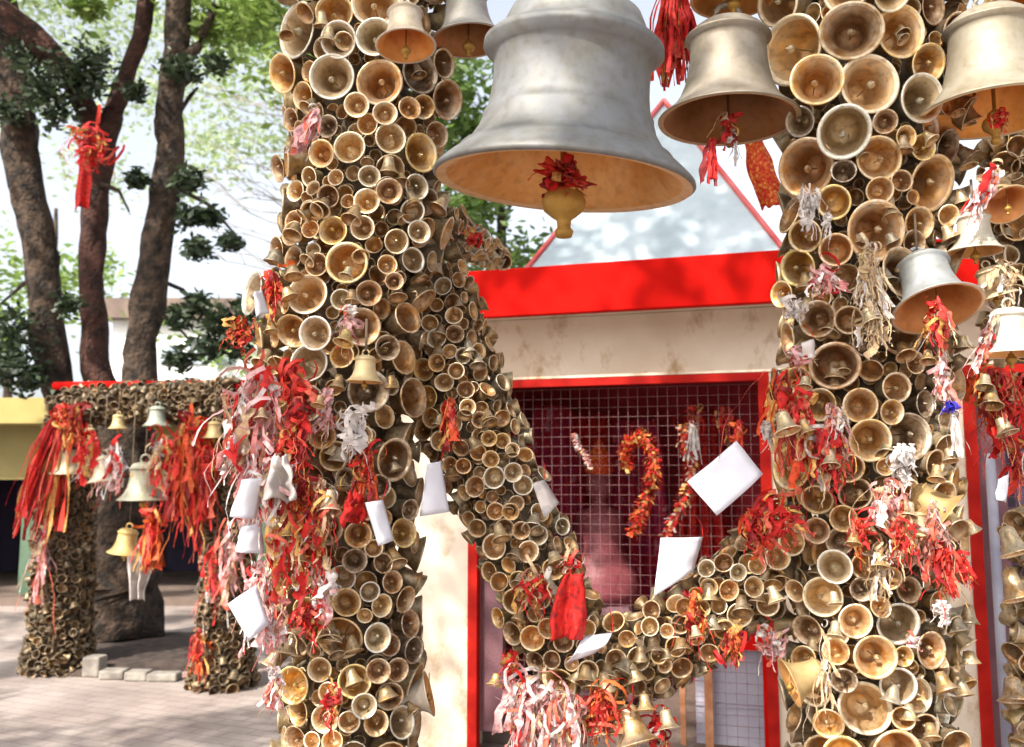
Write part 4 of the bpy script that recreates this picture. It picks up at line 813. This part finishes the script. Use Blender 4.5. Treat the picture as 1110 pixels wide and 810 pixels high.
rb(865, 375, 2.32, 30, 26, 24, 'pink', 'faded coral knot left of the broad bell', curl=.6, puff=.4)
rb(832, 455, 2.35, 30, 18, 22, 'white', 'white knot above the tilted paper', curl=.6, puff=.5)
rb(978, 480, 2.25, 45, 26, 26, 'white', 'white cloth hanging out of the large dark bell', curl=.35, width=.014)
rb(962, 520, 2.25, 70, 30, 30, 'pink', 'pinkish tassels under the white cloth of the right pillar', curl=.45)
rb(975, 560, 2.24, 60, 40, 36, 'redgold', 'red gold strings around the small hanging bells of the right pillar', curl=.5)
rb(1022, 590, 2.26, 60, 26, 34, 'red', 'red ribbons trailing from the large gold bell', curl=.4)
rb(1040, 600, 2.26, 40, 18, 18, 'red', 'short red ribbon end over the cream wall', curl=.4, lean=(.3, 0))
rb(1022, 650, 2.26, 30, 12, 12, 'white', 'white end of the red ribbons on the pillar edge', curl=.4)
rb(990, 690, 2.28, 16, 14, 16, 'pinkwhite', 'tiny pink bow beside the large silver bell', curl=.6, puff=.6)
rb(835, 680, 2.4, 40, 24, 20, 'pink', 'pale lilac pink rag left of the right pillar', curl=.35, width=.016)
rb(892, 680, 2.24, 110, 16, 14, 'cream', 'cream string looping down the lower right pillar', curl=.35, width=.004)
rb(1014, 325, 2.22, 60, 26, 36, 'redgold', 'red gold ribbons filling the mouth of the blue grey bell', curl=.45)
rb(1020, 385, 2.24, 70, 22, 26, 'pink', 'dull pink ribbons under the blue grey bell', curl=.4)
rb(1030, 435, 2.24, 16, 14, 20, 'blue', 'small blue flower of ribbon under the dull pink ribbons', curl=.6, puff=.7)
rb(1032, 450, 2.24, 60, 8, 6, 'white', 'thin whitish string below the blue flower', curl=.2, width=.006)
rb(1078, 180, 2.3, 70, 24, 30, 'pinkwhite', 'pink and white ribbons under the large top right bell', curl=.35, lean=(-.5, 0))
rb(1083, 122, 2.3, 25, 16, 26, 'red', 'red knot on the clapper of the top right bell', curl=.6, puff=.5)
rb(1078, 340, 2.32, 60, 14, 22, 'pinkwhite', 'red and pink ribbon beside the white grey bell at the right', curl=.25, lean=(-.4, 0))
rb(1090, 285, 2.35, 60, 26, 24, 'cream', 'creamy strings between the bells of the right edge', curl=.5)
for k_, (px, py, L, n, c) in enumerate([(1066, 398, 70, 40, 'orange'), (1082, 398, 110, 50, 'red'), (1100, 400, 100, 50, 'redgold'), (1100, 480, 60, 30, 'red')]):
    rb(px, py, 2.65, L, 28, n, c, ['orange garland first from the left of the right edge group', 'long red garland in the middle of the right edge group', 'red gold garland cut by the right edge', 'red garland end hanging lowest at the right edge'][k_], curl=.45)
rb(772, 152, 2.45, 55, 7, 16, 'red', 'narrow dark red ribbon hanging from the bronze grey bell', curl=.08, width=.009)
rb(790, 120, 2.45, 45, 20, 22, 'redgold', 'faded red knot on the clapper of the bronze grey bell', curl=.5)
rb(797, 155, 2.45, 36, 7, 6, 'white', 'white thread beside the dark red ribbon under the bronze bell', curl=.2, width=.004)
rb(730, -20, 2.75, 130, 26, 60, 'red', 'long red cloth strips hanging between the biggest bell and its neighbour', curl=.15, width=.018)
scarf('flag', at(815, 150, 3.2), .25, .07, .09, C['orange'], 'orange flag with red edge in front of the pale roof', 'flag', GC, lean=.28, seed=3, folds=1.2, depth=.01)
scarf('red_cloth', at(620, 622, 2.42), .16, .05, .085, C['red'], 'smooth bright red cloth hanging on the bottom of the left garland arm', 'cloth', GC, lean=-.1, seed=8, folds=1.5, depth=.012)
scarf('red_cloth', at(383, 535, 2.24), .07, .04, .055, C['red'], 'small square red cloth beside the little bright bell', 'cloth', GC, seed=5, folds=1)
scarf('white_cloth', at(303, 495, 2.2), .10, .04, .09, C['white'], 'pinkish white rag in the dense pink bundle', 'cloth', GC, seed=6, folds=1.6)
# garlands hanging inside the mesh door
def hang(px, py, off, Lpx, sppx, n, c, lb, **k):
    u, z = fac(px, py, off); p = FO + U * u + N * off; p.z = z; s = p.y / F
    k.setdefault('width', .014)
    return ribbons('door_garland', p, Lpx * s, sppx * s, n, C[c], lb, 'garland', 'garlands on the mesh door', **k)
def fpt(px, py, off): u, z = fac(px, py, off); p = FO + U * u + N * off; p.z = z; return p
garland('door_garland', [fpt(x, y, .05) for x, y in ((680, 508), (676, 492), (683, 478), (697, 474), (706, 486), (709, 505), (706, 525), (699, 545), (692, 562), (687, 580))], .048, CS['orange'], 'curved orange red garland hooked over the mesh door', 5)
garland('door_garland', [fpt(x, y, .05) for x, y in ((741, 462), (742, 485), (752, 500), (748, 520), (740, 545), (731, 565), (722, 588))], .042, CS['redgold'], 'red garland with white cord on the mesh door behind the large paper', 6)
garland('door_garland', [fpt(x, y, .05) for x, y in ((622, 470), (626, 485), (634, 492), (640, 508))], .02, CS['pink'], 'short dull magenta garland on the mesh door at left', 7)
hang(750, 460, .06, 50, 10, 10, 'white', 'white cord on the top of the red door garland', curl=.15)
hang(752, 440, -.3, 40, 24, 30, 'red', 'dark red tassel inside the door right of centre', curl=.4)
hang(785, 440, -.3, 40, 14, 22, 'red', 'small red tassel inside the door near its right end', curl=.4)
hang(800, 455, .04, 40, 14, 22, 'orange', 'orange brown tassel beside the white knot on the door', curl=.3)
# things inside the temple
def inside(px, py, y):
    u, z = fac(px, py, -y); p = FO + U * u - N * y; p.z = z; return p
for k_, (px, py, y, L, w0, w1, c, lb) in enumerate([(600, 440, 1.2, 1.3, .25, .45, 'magenta', 'magenta drape inside the temple at left'), (645, 450, 1.4, 1.4, .3, .4, 'red', 'red drape inside the temple left of centre'), (690, 455, 1.4, 1.3, .3, .5, 'magenta', 'wine coloured drape inside the temple behind the orange garland'), (560, 460, 1.0, 1.2, .15, .25, 'red', 'narrow red drape beside the left jamb'), (760, 450, 1.45, 1.2, .25, .35, 'red', 'dull red drape at the back right of the temple')]):
    scarf('shrine_drape', inside(px, py, y), L, w0, w1, C[c], lb, 'drape', 'drapes inside the temple', seed=k_ + 11, folds=4, depth=.04)
u, z = fac(650, 560, -1.0); ip = FO + U * u + N * -1.0; ip.z = .12
S = empty('shrine_figure', ip)
mb = MB(); mb.lathe([(0, 0), (.34, 0), (.34, .55), (.31, .6), (0, .6)], 4, Matrix.Translation(ip) @ Matrix.Rotation(R(28), 4, 'Z')); mb.build('pedestal', MAUVE, S, False)
mb = MB(); mb.lathe([(0, .6), (.24, .6), (.27, .68), (.23, .8), (.15, .95), (.17, 1.08), (.15, 1.17), (.05, 1.21), (.045, 1.25), (.08, 1.29), (.095, 1.36), (.07, 1.43), (0, 1.45)], 24, Matrix.Translation(ip)); mb.build('robed_body', SKINM, S)
mb = MB(); mb.lathe([(.07, 1.41), (.10, 1.44), (.075, 1.5), (.085, 1.53), (.04, 1.6), (0, 1.66)], 16, Matrix.Translation(ip)); mb.build('crown', C['redgold'], S)
tag(S, 'pale seated figure with a gilded crown on a pedestal inside the temple', 'statue')

# ------------------------------------------------------------ papers
paper([(258,668),(292,632),(0,0),(0,0)][:0] or [(247,655),(278,634),(293,676),(270,695)], 2.2, 'white diamond shaped paper at the lower left of the left pillar')
paper([(262,520),(287,518),(277,563),(249,560)], 2.22, 'white paper slip left of the pink bundle, highest one there', 2)
paper([(262,572),(284,566),(286,600),(255,598)], 2.24, 'small crumpled pinkish paper between two white papers at the left', 3)
paper([(396,545),(415,542),(427,586),(410,592)], 2.22, 'white paper strip in the middle of the left pillar', 4)
paper([(463,503),(478,500),(487,555),(455,560)], 2.5, 'white paper tag hanging where the garland leaves the left pillar', 5, curl=.01)
paper([(745,522),(798,478),(827,514),(777,559)], 2.3, 'large tilted white paper at the left edge of the right pillar', 6, curl=.012)
paper([(716,583),(762,582),(752,618),(709,646)], 2.45, 'white paper sheet standing behind the right garland arm', 7, curl=.012)
paper([(612,720),(632,690),(664,686),(645,708)], 2.42, 'curled white paper at the bottom of the garland', 8, curl=.035)
paper([(577,524),(590,520),(606,545),(590,562)], 2.48, 'yellowish white folded card on the garland', 9, m=C['white'])
paper([(275,320),(284,315),(292,340),(278,345)], 2.3, 'scrap of white paper inside the thick rimmed grey bell', 10)
paper([(868,372),(882,368),(884,388),(870,390)][:4], 2.3, 'greenish plastic scrap left of the broad bell', 11, m=C['white'])
paper([(1082,520),(1093,510),(1090,545),(1078,542)], 2.6, 'white paper end under the red garlands at the right edge', 12)

# ------------------------------------------------------------ far shrine on the left
GS = 'bells and cloths on the far shrine'
mb = MB(); mb.tube([cA + Vector((-.15, 0, top + .04)), cB + Vector((.15, 0, top + .0))], .035, 8); tag(mb.build('shrine_rail', REDP), 'red rail across the top of the far bell shrine', 'rail')
mb = MB(); mb.tube([beamA, beamB], .06, 8, jit=.2); tag(mb.build('bell_garland', DARK), 'bar crusted with small bells under the red rail of the far shrine', 'garland')
def far(px, py, t): Y = 7.5 * (1 - t) + 6.95 * t - .25; return at(px, py, Y)
def fb(px, py, dp, tint, lb, **k):
    t = (px - 75) / 175; Y = 7.5 * (1 - t) + 6.95 * t - .28
    r_, p_, d_2 = big_bell(px, py, Y, dp, MED_O, MED_I, tint, lb, n=28, ztop=2.15, name='shrine_bell', **k); r_['group'] = GS
fb(73, 514, 34, (.66, .62, .50), 'pale bell hanging leftmost on the far shrine')
fb(115, 522, 36, (.70, .66, .56), 'white brass bell second from the left on the far shrine', tilt=R(-6))
fb(156, 542, 52, (.36, .37, .33), 'large grey green bell in the middle of the far shrine')
fb(135, 600, 34, (.66, .50, .24), 'gold bell hanging lowest on the far shrine beside the orange cloth', tilt=R(8))
fb(170, 462, 28, (.34, .40, .38), 'greenish bell just under the rail of the far shrine')
fb(232, 475, 24, (.48, .38, .22), 'brass bell beside the right column of the far shrine')
fb(128, 465, 20, (.6, .5, .3), 'small brass bell high on the far shrine')
fb(97, 478, 18, (.6, .52, .36), 'small pale bell high near the left column of the far shrine')
def fr(px, py, L, sp_, n, c, lb, **k):
    t = (px - 75) / 175; Y = 7.5 * (1 - t) + 6.95 * t - .34
    k.setdefault('width', .024)
    return ribbons('shrine_cloth', at(px, py, Y), L * Y / F, sp_ * Y / F, n, C[c], lb, 'cloth', GS, **k)
fr(66, 445, 145, 15, 70, 'red', 'long red cloth sweeping down left of the far shrine', curl=.12, lean=(-.17, 0))
fr(80, 440, 60, 26, 40, 'orange', 'orange ribbons at the upper left of the far shrine', curl=.3)
fr(98, 465, 60, 18, 34, 'redgold', 'red gold ribbons between the two pale shrine bells', curl=.4)
fr(125, 480, 60, 20, 36, 'pinkwhite', 'pinkish ribbons left of the grey green shrine bell', curl=.4)
fr(178, 470, 70, 28, 60, 'redgold', 'red ribbons right of the grey green shrine bell', curl=.35)
fr(208, 455, 125, 32, 120, 'orange', 'thick orange red cloth bundle right on the far shrine', curl=.25)
fr(225, 485, 80, 18, 50, 'red', 'red cloth behind the thick orange bundle', curl=.25)
fr(165, 560, 62, 30, 60, 'orange', 'orange red cloth under the grey green shrine bell', curl=.2)
fr(152, 505, 30, 14, 20, 'orange', 'yellow orange tuft on top of the grey green shrine bell', curl=.5)
fr(50, 560, 90, 10, 20, 'pink', 'thin pink ribbons along the left shrine column', curl=.3)
fr(217, 684, 44, 14, 40, 'orange', 'orange ribbons low on the right shrine column', curl=.25)
fr(250, 560, 100, 14, 20, 'pink', 'dull red strings along the right shrine column', curl=.3)
fr(232, 590, 80, 14, 20, 'redgold', 'thin red gold strings on the right shrine column', curl=.3)
scarf('shrine_cloth', at(152, 590, 7.4), .42, .30, .12, C['white'], 'greyish white cloth hanging under the lowest shrine bell', 'cloth', GS, seed=21, folds=2, depth=.03)
# low kerb round the shrine tree
mb = None
for k_, (x0, x1, Y0) in enumerate([(106, 122, 7.35), (123, 147, 7.25), (150, 172, 7.2), (173, 203, 7.18)]):
    p0, p1_ = ground_pt(x0, Y0), ground_pt(x1, Y0 - .05); c = (p0 + p1_) / 2; L = (p1_ - p0).length - .01; h = [.15, .07, .07, .06][k_]
    mb = MB(); mb.box(c + Vector((0, 0, h / 2)), L, .14, h, Matrix.Rotation(R(random.uniform(-6, 2)), 3, 'Z'))
    o = mb.build('kerb_stone', STONE, None, False); bv = o.modifiers.new('bevel', 'BEVEL'); bv.width = .015; bv.segments = 2
    tag(o, ['upright kerb stone right of the left shrine column', 'kerb stone second from the left shrine column', 'pale kerb stone in the middle of the row', 'long kerb stone nearest the right shrine column'][k_], 'kerb stone', 'kerb stones between the shrine columns')
mb = MB(); c0 = ground_pt(165, 8.2); mb.lathe([(.95, 0), (.9, .04), (.8, .06), (0, .09)], 24, Matrix.Translation(c0)); tag(mb.build('soil_bed', noisemat('dark_soil', (.03, .022, .018), (.08, .055, .045), 12, .95, .8, 40)), kind='structure')

# ------------------------------------------------------------ trees
def leaves(mb, centers, n, size, flat=.5):
    for _ in range(n):
        c, r = random.choice(centers); 
        p = Vector(c) + Vector((random.gauss(0, .45), random.gauss(0, .45), random.gauss(0, .38))) * r
        a0 = Vector((random.gauss(0, 1), random.gauss(0, 1), random.gauss(0, flat))).normalized(); b0 = a0.orthogonal().normalized()
        b0 = (b0 * math.cos(random.random() * 6) + a0.cross(b0) * math.sin(random.random() * 6)).normalized(); s = size * random.uniform(.6, 1.3)
        q0, q1, q2, q3 = p - a0 * s, p + b0 * s * .42 + a0 * s * .1, p + a0 * s, p - b0 * s * .42 + a0 * s * .1
        mb.add([q0, q1, q2, q3], [(0, 1, 2, 3)])
def trunk(mb, path, n=14, jit=.35, sub=5):
    P_, r_ = [], []
    for i in range(len(path) - 1):
        for k in range(sub):
            t = k / sub; p = path[i][0].lerp(path[i + 1][0], t); j = Vector((noise.noise(p * 2), noise.noise(p * 2 + Vector((9, 0, 0))), 0)) * .06 * (path[i][1] / .2)
            P_.append(p + j); r_.append(path[i][1] * (1 - t) + path[i + 1][1] * t)
    P_.append(path[-1][0]); r_.append(path[-1][1]); mb.tube(P_, r_, n, jit=jit)
TY = 8.7
def tp(px, py, wpx, dY=0): return (at(px, py, TY + dY), .76 * wpx / 2 * (TY + dY) / F)
base = ground_pt(135, TY)
TR = empty('courtyard_tree', base); tag(TR, 'three stemmed brown tree rising behind the far bell shrine', 'tree')
tr = MB(); trunk(tr, [(base, .42), (base + Vector((0, 0, 1.0)), .30), tp(120, 455, 75)]); trunk(tr, [(base + Vector((0, 0, 1.0)), .25), tp(65, 440, 45), tp(52, 340, 46), tp(36, 240, 46), tp(22, 140, 50), tp(8, 60, 48), tp(-15, -80, 40)])
tr.build('trunk', BARK, TR)
t2 = MB(); trunk(t2, [(base + Vector((0, 0, 1.1)), .24), tp(103, 400, 42, .1), tp(100, 300, 34, .1), tp(102, 220, 36, .1), tp(112, 160, 40, .1), tp(122, 118, 32, .1)]); t2.build('stem', BARK2, TR)
t2 = MB(); trunk(t2, [tp(108, 150, 34, .1), tp(90, 112, 32, -.1), tp(70, 75, 36, -.3), tp(38, 45, 38, -.4), tp(5, 15, 38, -.5), tp(-60, -40, 34, -.5)]); t2.build('limb', BARK2, TR)
t2 = MB(); trunk(t2, [tp(118, 130, 28, .1), tp(138, 80, 24, .1), tp(152, 40, 24, .1), tp(160, -5, 24, .1), tp(175, -120, 18, .1)]); t2.build('limb', BARK2, TR)
t2 = MB(); trunk(t2, [(base + Vector((.05, 0, 1.0)), .26), tp(150, 400, 46, -.1), tp(162, 320, 44, -.1), tp(172, 240, 42, -.1), tp(184, 160, 40, -.1), tp(188, 90, 38, -.1), tp(192, 30, 36, -.1), tp(205, -120, 30, -.1)]); t2.build('stem', BARK, TR)
t2 = MB(); trunk(t2, [tp(190, 75, 18, -.1), tp(215, 50, 14, -.1), tp(240, -10, 10, -.1)], 8); t2.build('limb', BARK, TR)
for (x0, y0, x1, y1) in [(185, 200, 260, 260), (178, 110, 235, 75), (190, 130, 215, 95), (165, 300, 225, 345), (110, 200, 140, 230), (100, 100, 60, 110), (45, 300, 0, 330), (150, 330, 215, 380)]:
    t2 = MB(); pm = tp((x0 + x1) / 2 + 4, (y0 + y1) / 2 - 8, 6); trunk(t2, [tp(x0, y0, 8), pm, tp(x1, y1, 3)], 6); t2.build('twig', BARK, TR)
cr = MB(); cc = []
for px, py, r in [(240, 10, .32), (265, 25, .28), (225, 35, .22), (285, 15, .3), (200, -30, .5), (120, -60, .6), (270, -50, .6), (40, -80, .7), (0, -50, .5), (95, 8, .15)]: cc.append((at(px, py, TY + random.uniform(-.3, .3)), r))
leaves(cr, cc, 3600, .05)
up_ = []
for _ in range(46): up_.append((base + Vector((random.gauss(-.6, 2.2), random.gauss(-.6, 1.8), random.uniform(6.1, 8.6))), random.uniform(.6, .9)))
leaves(cr, up_, 9000, .085)
cr.build('crown', LEAF['bright'], TR)
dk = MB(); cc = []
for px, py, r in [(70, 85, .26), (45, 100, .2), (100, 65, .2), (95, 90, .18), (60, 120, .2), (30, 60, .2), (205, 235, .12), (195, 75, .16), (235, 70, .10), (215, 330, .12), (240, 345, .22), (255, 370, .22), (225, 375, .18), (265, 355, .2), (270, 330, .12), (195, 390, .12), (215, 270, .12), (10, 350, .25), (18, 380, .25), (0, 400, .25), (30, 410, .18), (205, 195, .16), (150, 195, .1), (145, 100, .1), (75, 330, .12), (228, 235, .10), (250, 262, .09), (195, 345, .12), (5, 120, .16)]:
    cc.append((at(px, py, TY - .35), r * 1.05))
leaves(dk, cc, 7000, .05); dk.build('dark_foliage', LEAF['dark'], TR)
fr(100, 140, 52, 40, 60, 'red', 'red cloth bundle tied high on the three stemmed tree', curl=.55, puff=.5)
D.objects[-1]
scarf('tree_cloth', at(93, 165, 7.9), .50, .10, .15, C['red'], 'straight red cloth tail hanging on the three stemmed tree', 'cloth', seed=31, folds=1.5, depth=.02)

def back_tree(px, Y, h, cs, n, size, kind, lb, rt=.15):
    b0 = ground_pt(px, Y); r_ = empty('background_tree', b0); tag(r_, lb, 'tree', 'leafy trees in the background')
    mb = MB(); trunk(mb, [(b0, rt), (b0 + Vector((.1, 0, h * .5)), rt * .7), (b0 + Vector((0, 0, h * .9)), rt * .3)], 8); mb.build('trunk', BARK, r_)
    mb = MB(); leaves(mb, [(at(x, y, Y + random.uniform(-1, 1)), r) for x, y, r in cs], n, size); mb.build('crown', LEAF[kind], r_)
def blobs(x0, x1, y0, y1, k, r0, r1): return [(random.uniform(x0, x1), random.uniform(y0, y1), random.uniform(r0, r1)) for _ in range(k)]
back_tree(350, 20, 9, blobs(180, 330, -60, 210, 26, .7, 1.3), 3200, .10, 'pale', 'pale green hazy tree between the brown stems and the left pillar')
back_tree(45, 22, 9, blobs(-40, 180, -60, 200, 34, .8, 1.4), 5000, .10, 'pale', 'pale green tree behind the leftmost stem')
back_tree(0, 18, 5, blobs(-60, 110, 270, 380, 14, .6, 1.0), 1500, .11, 'bright', 'light green bushy tree low behind the leftmost stem')
back_tree(540, 13, 7, blobs(470, 610, 60, 290, 30, .45, .8), 7000, .085, 'green', 'dense green tree behind the temple roof, left of the biggest bell')
back_tree(262, 17, 2.0, blobs(150, 290, 350, 400, 10, .3, .6), 700, .1, 'bright', 'low green bush before the white building at left')
# bare twigs
b0 = ground_pt(350, 14); r_ = empty('bare_tree', b0); tag(r_, 'bare twiggy tree between the brown stems and the left pillar', 'tree')
mb = MB(); trunk(mb, [(b0, .12), (at(345, 250, 14), .07), (at(340, 60, 14), .03)], 8); mb.build('trunk', BARK, r_)
mb = MB()
for _ in range(20):
    x, y = random.uniform(300, 340), random.uniform(110, 300); L = random.uniform(60, 120); a0 = random.uniform(.1, .7); P_ = []
    for k in range(6): P_.append(at(x - L * k / 5, y - L * a0 * (k / 5) ** 1.4 + random.uniform(-5, 5), 14 + random.uniform(-.2, .2)))
    mb.tube(P_, [.013, .011, .009, .007, .005, .003], 4)
    for k in (2, 3, 4): mb.tube([P_[k], P_[k] + Vector((-random.uniform(.2, .5), 0, random.uniform(-.2, .5)))], [.006, .003], 4)
mb.build('branches', noisemat('pale_twigs', (.25, .22, .2), (.4, .36, .33), 4), r_)

# unseen shade tree added behind the camera, leaf clusters placed to dapple the scene
b0 = Vector((-4.5, -4.0, 0)); r_ = empty('unseen_shade_tree', b0); tag(r_, 'unseen shade tree behind the viewer, its leaves placed to dapple the bells', 'tree')
mb = MB(); trunk(mb, [(b0, .4), (b0 + Vector((.4, .4, 3)), .3), (b0 + Vector((1.4, 1.4, 6.5)), .2), (b0 + Vector((3, 2.5, 9)), .08)]); mb.build('trunk', BARK, r_)
mb = MB(); rd = random.Random(4); cc = []
for _ in range(60):
    x, y = rd.uniform(-6.0, 2.0), rd.uniform(-4.5, .4); cc.append((Vector((x - .9, y - 1.9, rd.uniform(7.0, 9.0))), rd.uniform(.35, .6)))
leaves(mb, cc, 5200, .085); cc = []
for _ in range(60):
    x, y = rd.uniform(-6.0, 1.5), rd.uniform(.3, 4.2); cc.append((Vector((x - .9, y - 1.9, rd.uniform(7.0, 9.0))), rd.uniform(.4, .7)))
leaves(mb, cc, 9500, .085); cc = []
for _ in range(75):
    x, y = rd.uniform(-13, -5.2), rd.uniform(-4.5, 6.0); cc.append((Vector((x - .9, y - 1.4, rd.uniform(6.8, 9.0))), rd.uniform(.35, .6)))
leaves(mb, cc, 20000, .085); mb.build('crown', LEAF['green'], r_)

# ------------------------------------------------------------ buildings at the far left
def building(name, label, build):
    r_ = empty(name, build[0]); tag(r_, label, 'building'); return r_
Yb = 11.4; xl, xr = at(-220, 500, Yb).x, at(345, 500, Yb).x
zc0, zc1 = at(30, 462, Yb).z, at(30, 432, Yb - .5).z; zo = at(30, 520, Yb).z
B = building('yellow_building', 'yellow building with a dark open verandah behind the far shrine', [Vector(((xl + xr) / 2, Yb, 0))])
mb = MB(); mb.box(((xl + xr) / 2, Yb - .1, (zc0 + zc1) / 2), xr - xl + .4, 1.0, zc1 - zc0); mb.build('roof_edge', YEL, B, False)
mb = MB(); mb.box(((xl + xr) / 2, Yb + .1, (zo + zc0) / 2), xr - xl, .3, zc0 - zo - .004); mb.build('wall', YEL_SHADED, B, False)
mb = MB(); mb.box(((xl + xr) / 2, Yb + 3.2, zo / 2), xr - xl, .1, zo); mb.box((xl, Yb + 1.6, zo / 2), .1, 3.1, zo); mb.box((xr, Yb + 1.6, zo / 2), .1, 3.1, zo); mb.box(((xl + xr) / 2, Yb + 1.75, zo + .06), xr - xl, 3, .1); mb.build('verandah', BLACK, B, False)
mb = MB(); mb.box(((xl + xr) / 2, Yb + 1.45, .05), xr - xl, 3.2, .10); mb.build('step', BROWN, B, False)
for px in (36, 290, -110):
    x = at(px, 500, Yb).x; mb = MB(); mb.box((x, Yb + .1, zo / 2 + .06), .2, .2, zo - .13); mb.build('column', GREENP, B, False)
for px, wd in ((7, .45), (205, .6), (240, .5)):
    x = at(px, 500, Yb + 3).x; mb = MB(); mb.box((x, Yb + 3.1, .95), wd, .06, 1.7); mb.build('door', noisemat('blue_black_door', (.012, .012, .03), (.03, .02, .05), 3), B, False)
Yw = 17; x0, x1 = at(120, 400, Yw).x, at(345, 400, Yw).x; z1, z2, z3 = at(200, 412, Yw).z, at(200, 347, Yw).z, at(200, 326, Yw).z
W = building('white_building', 'far white building with a brown roof band left of the pillar', [Vector(((x0 + x1) / 2, Yw, 0))])
mb = MB(); mb.box(((x0 + x1) / 2, Yw + 2, z2 / 2), x1 - x0, 4, z2); mb.build('wall', WHT, W, False)
mb = MB(); mb.box(((x0 + x1) / 2, Yw + 1.9, (z2 + z3) / 2 + .003), x1 - x0 + .3, 4.3, z3 - z2); mb.build('roof', BROWN, W, False)
for px in (185, 215, 245):
    x = at(px, 380, Yw).x; mb = MB(); mb.box((x, Yw - .01, at(0, 385, Yw).z), .35, .06, .35); mb.build('window', noisemat('window_glass', (.3, .36, .4), (.4, .46, .5), 3, .3), W, False)
print('objects', len(D.objects))
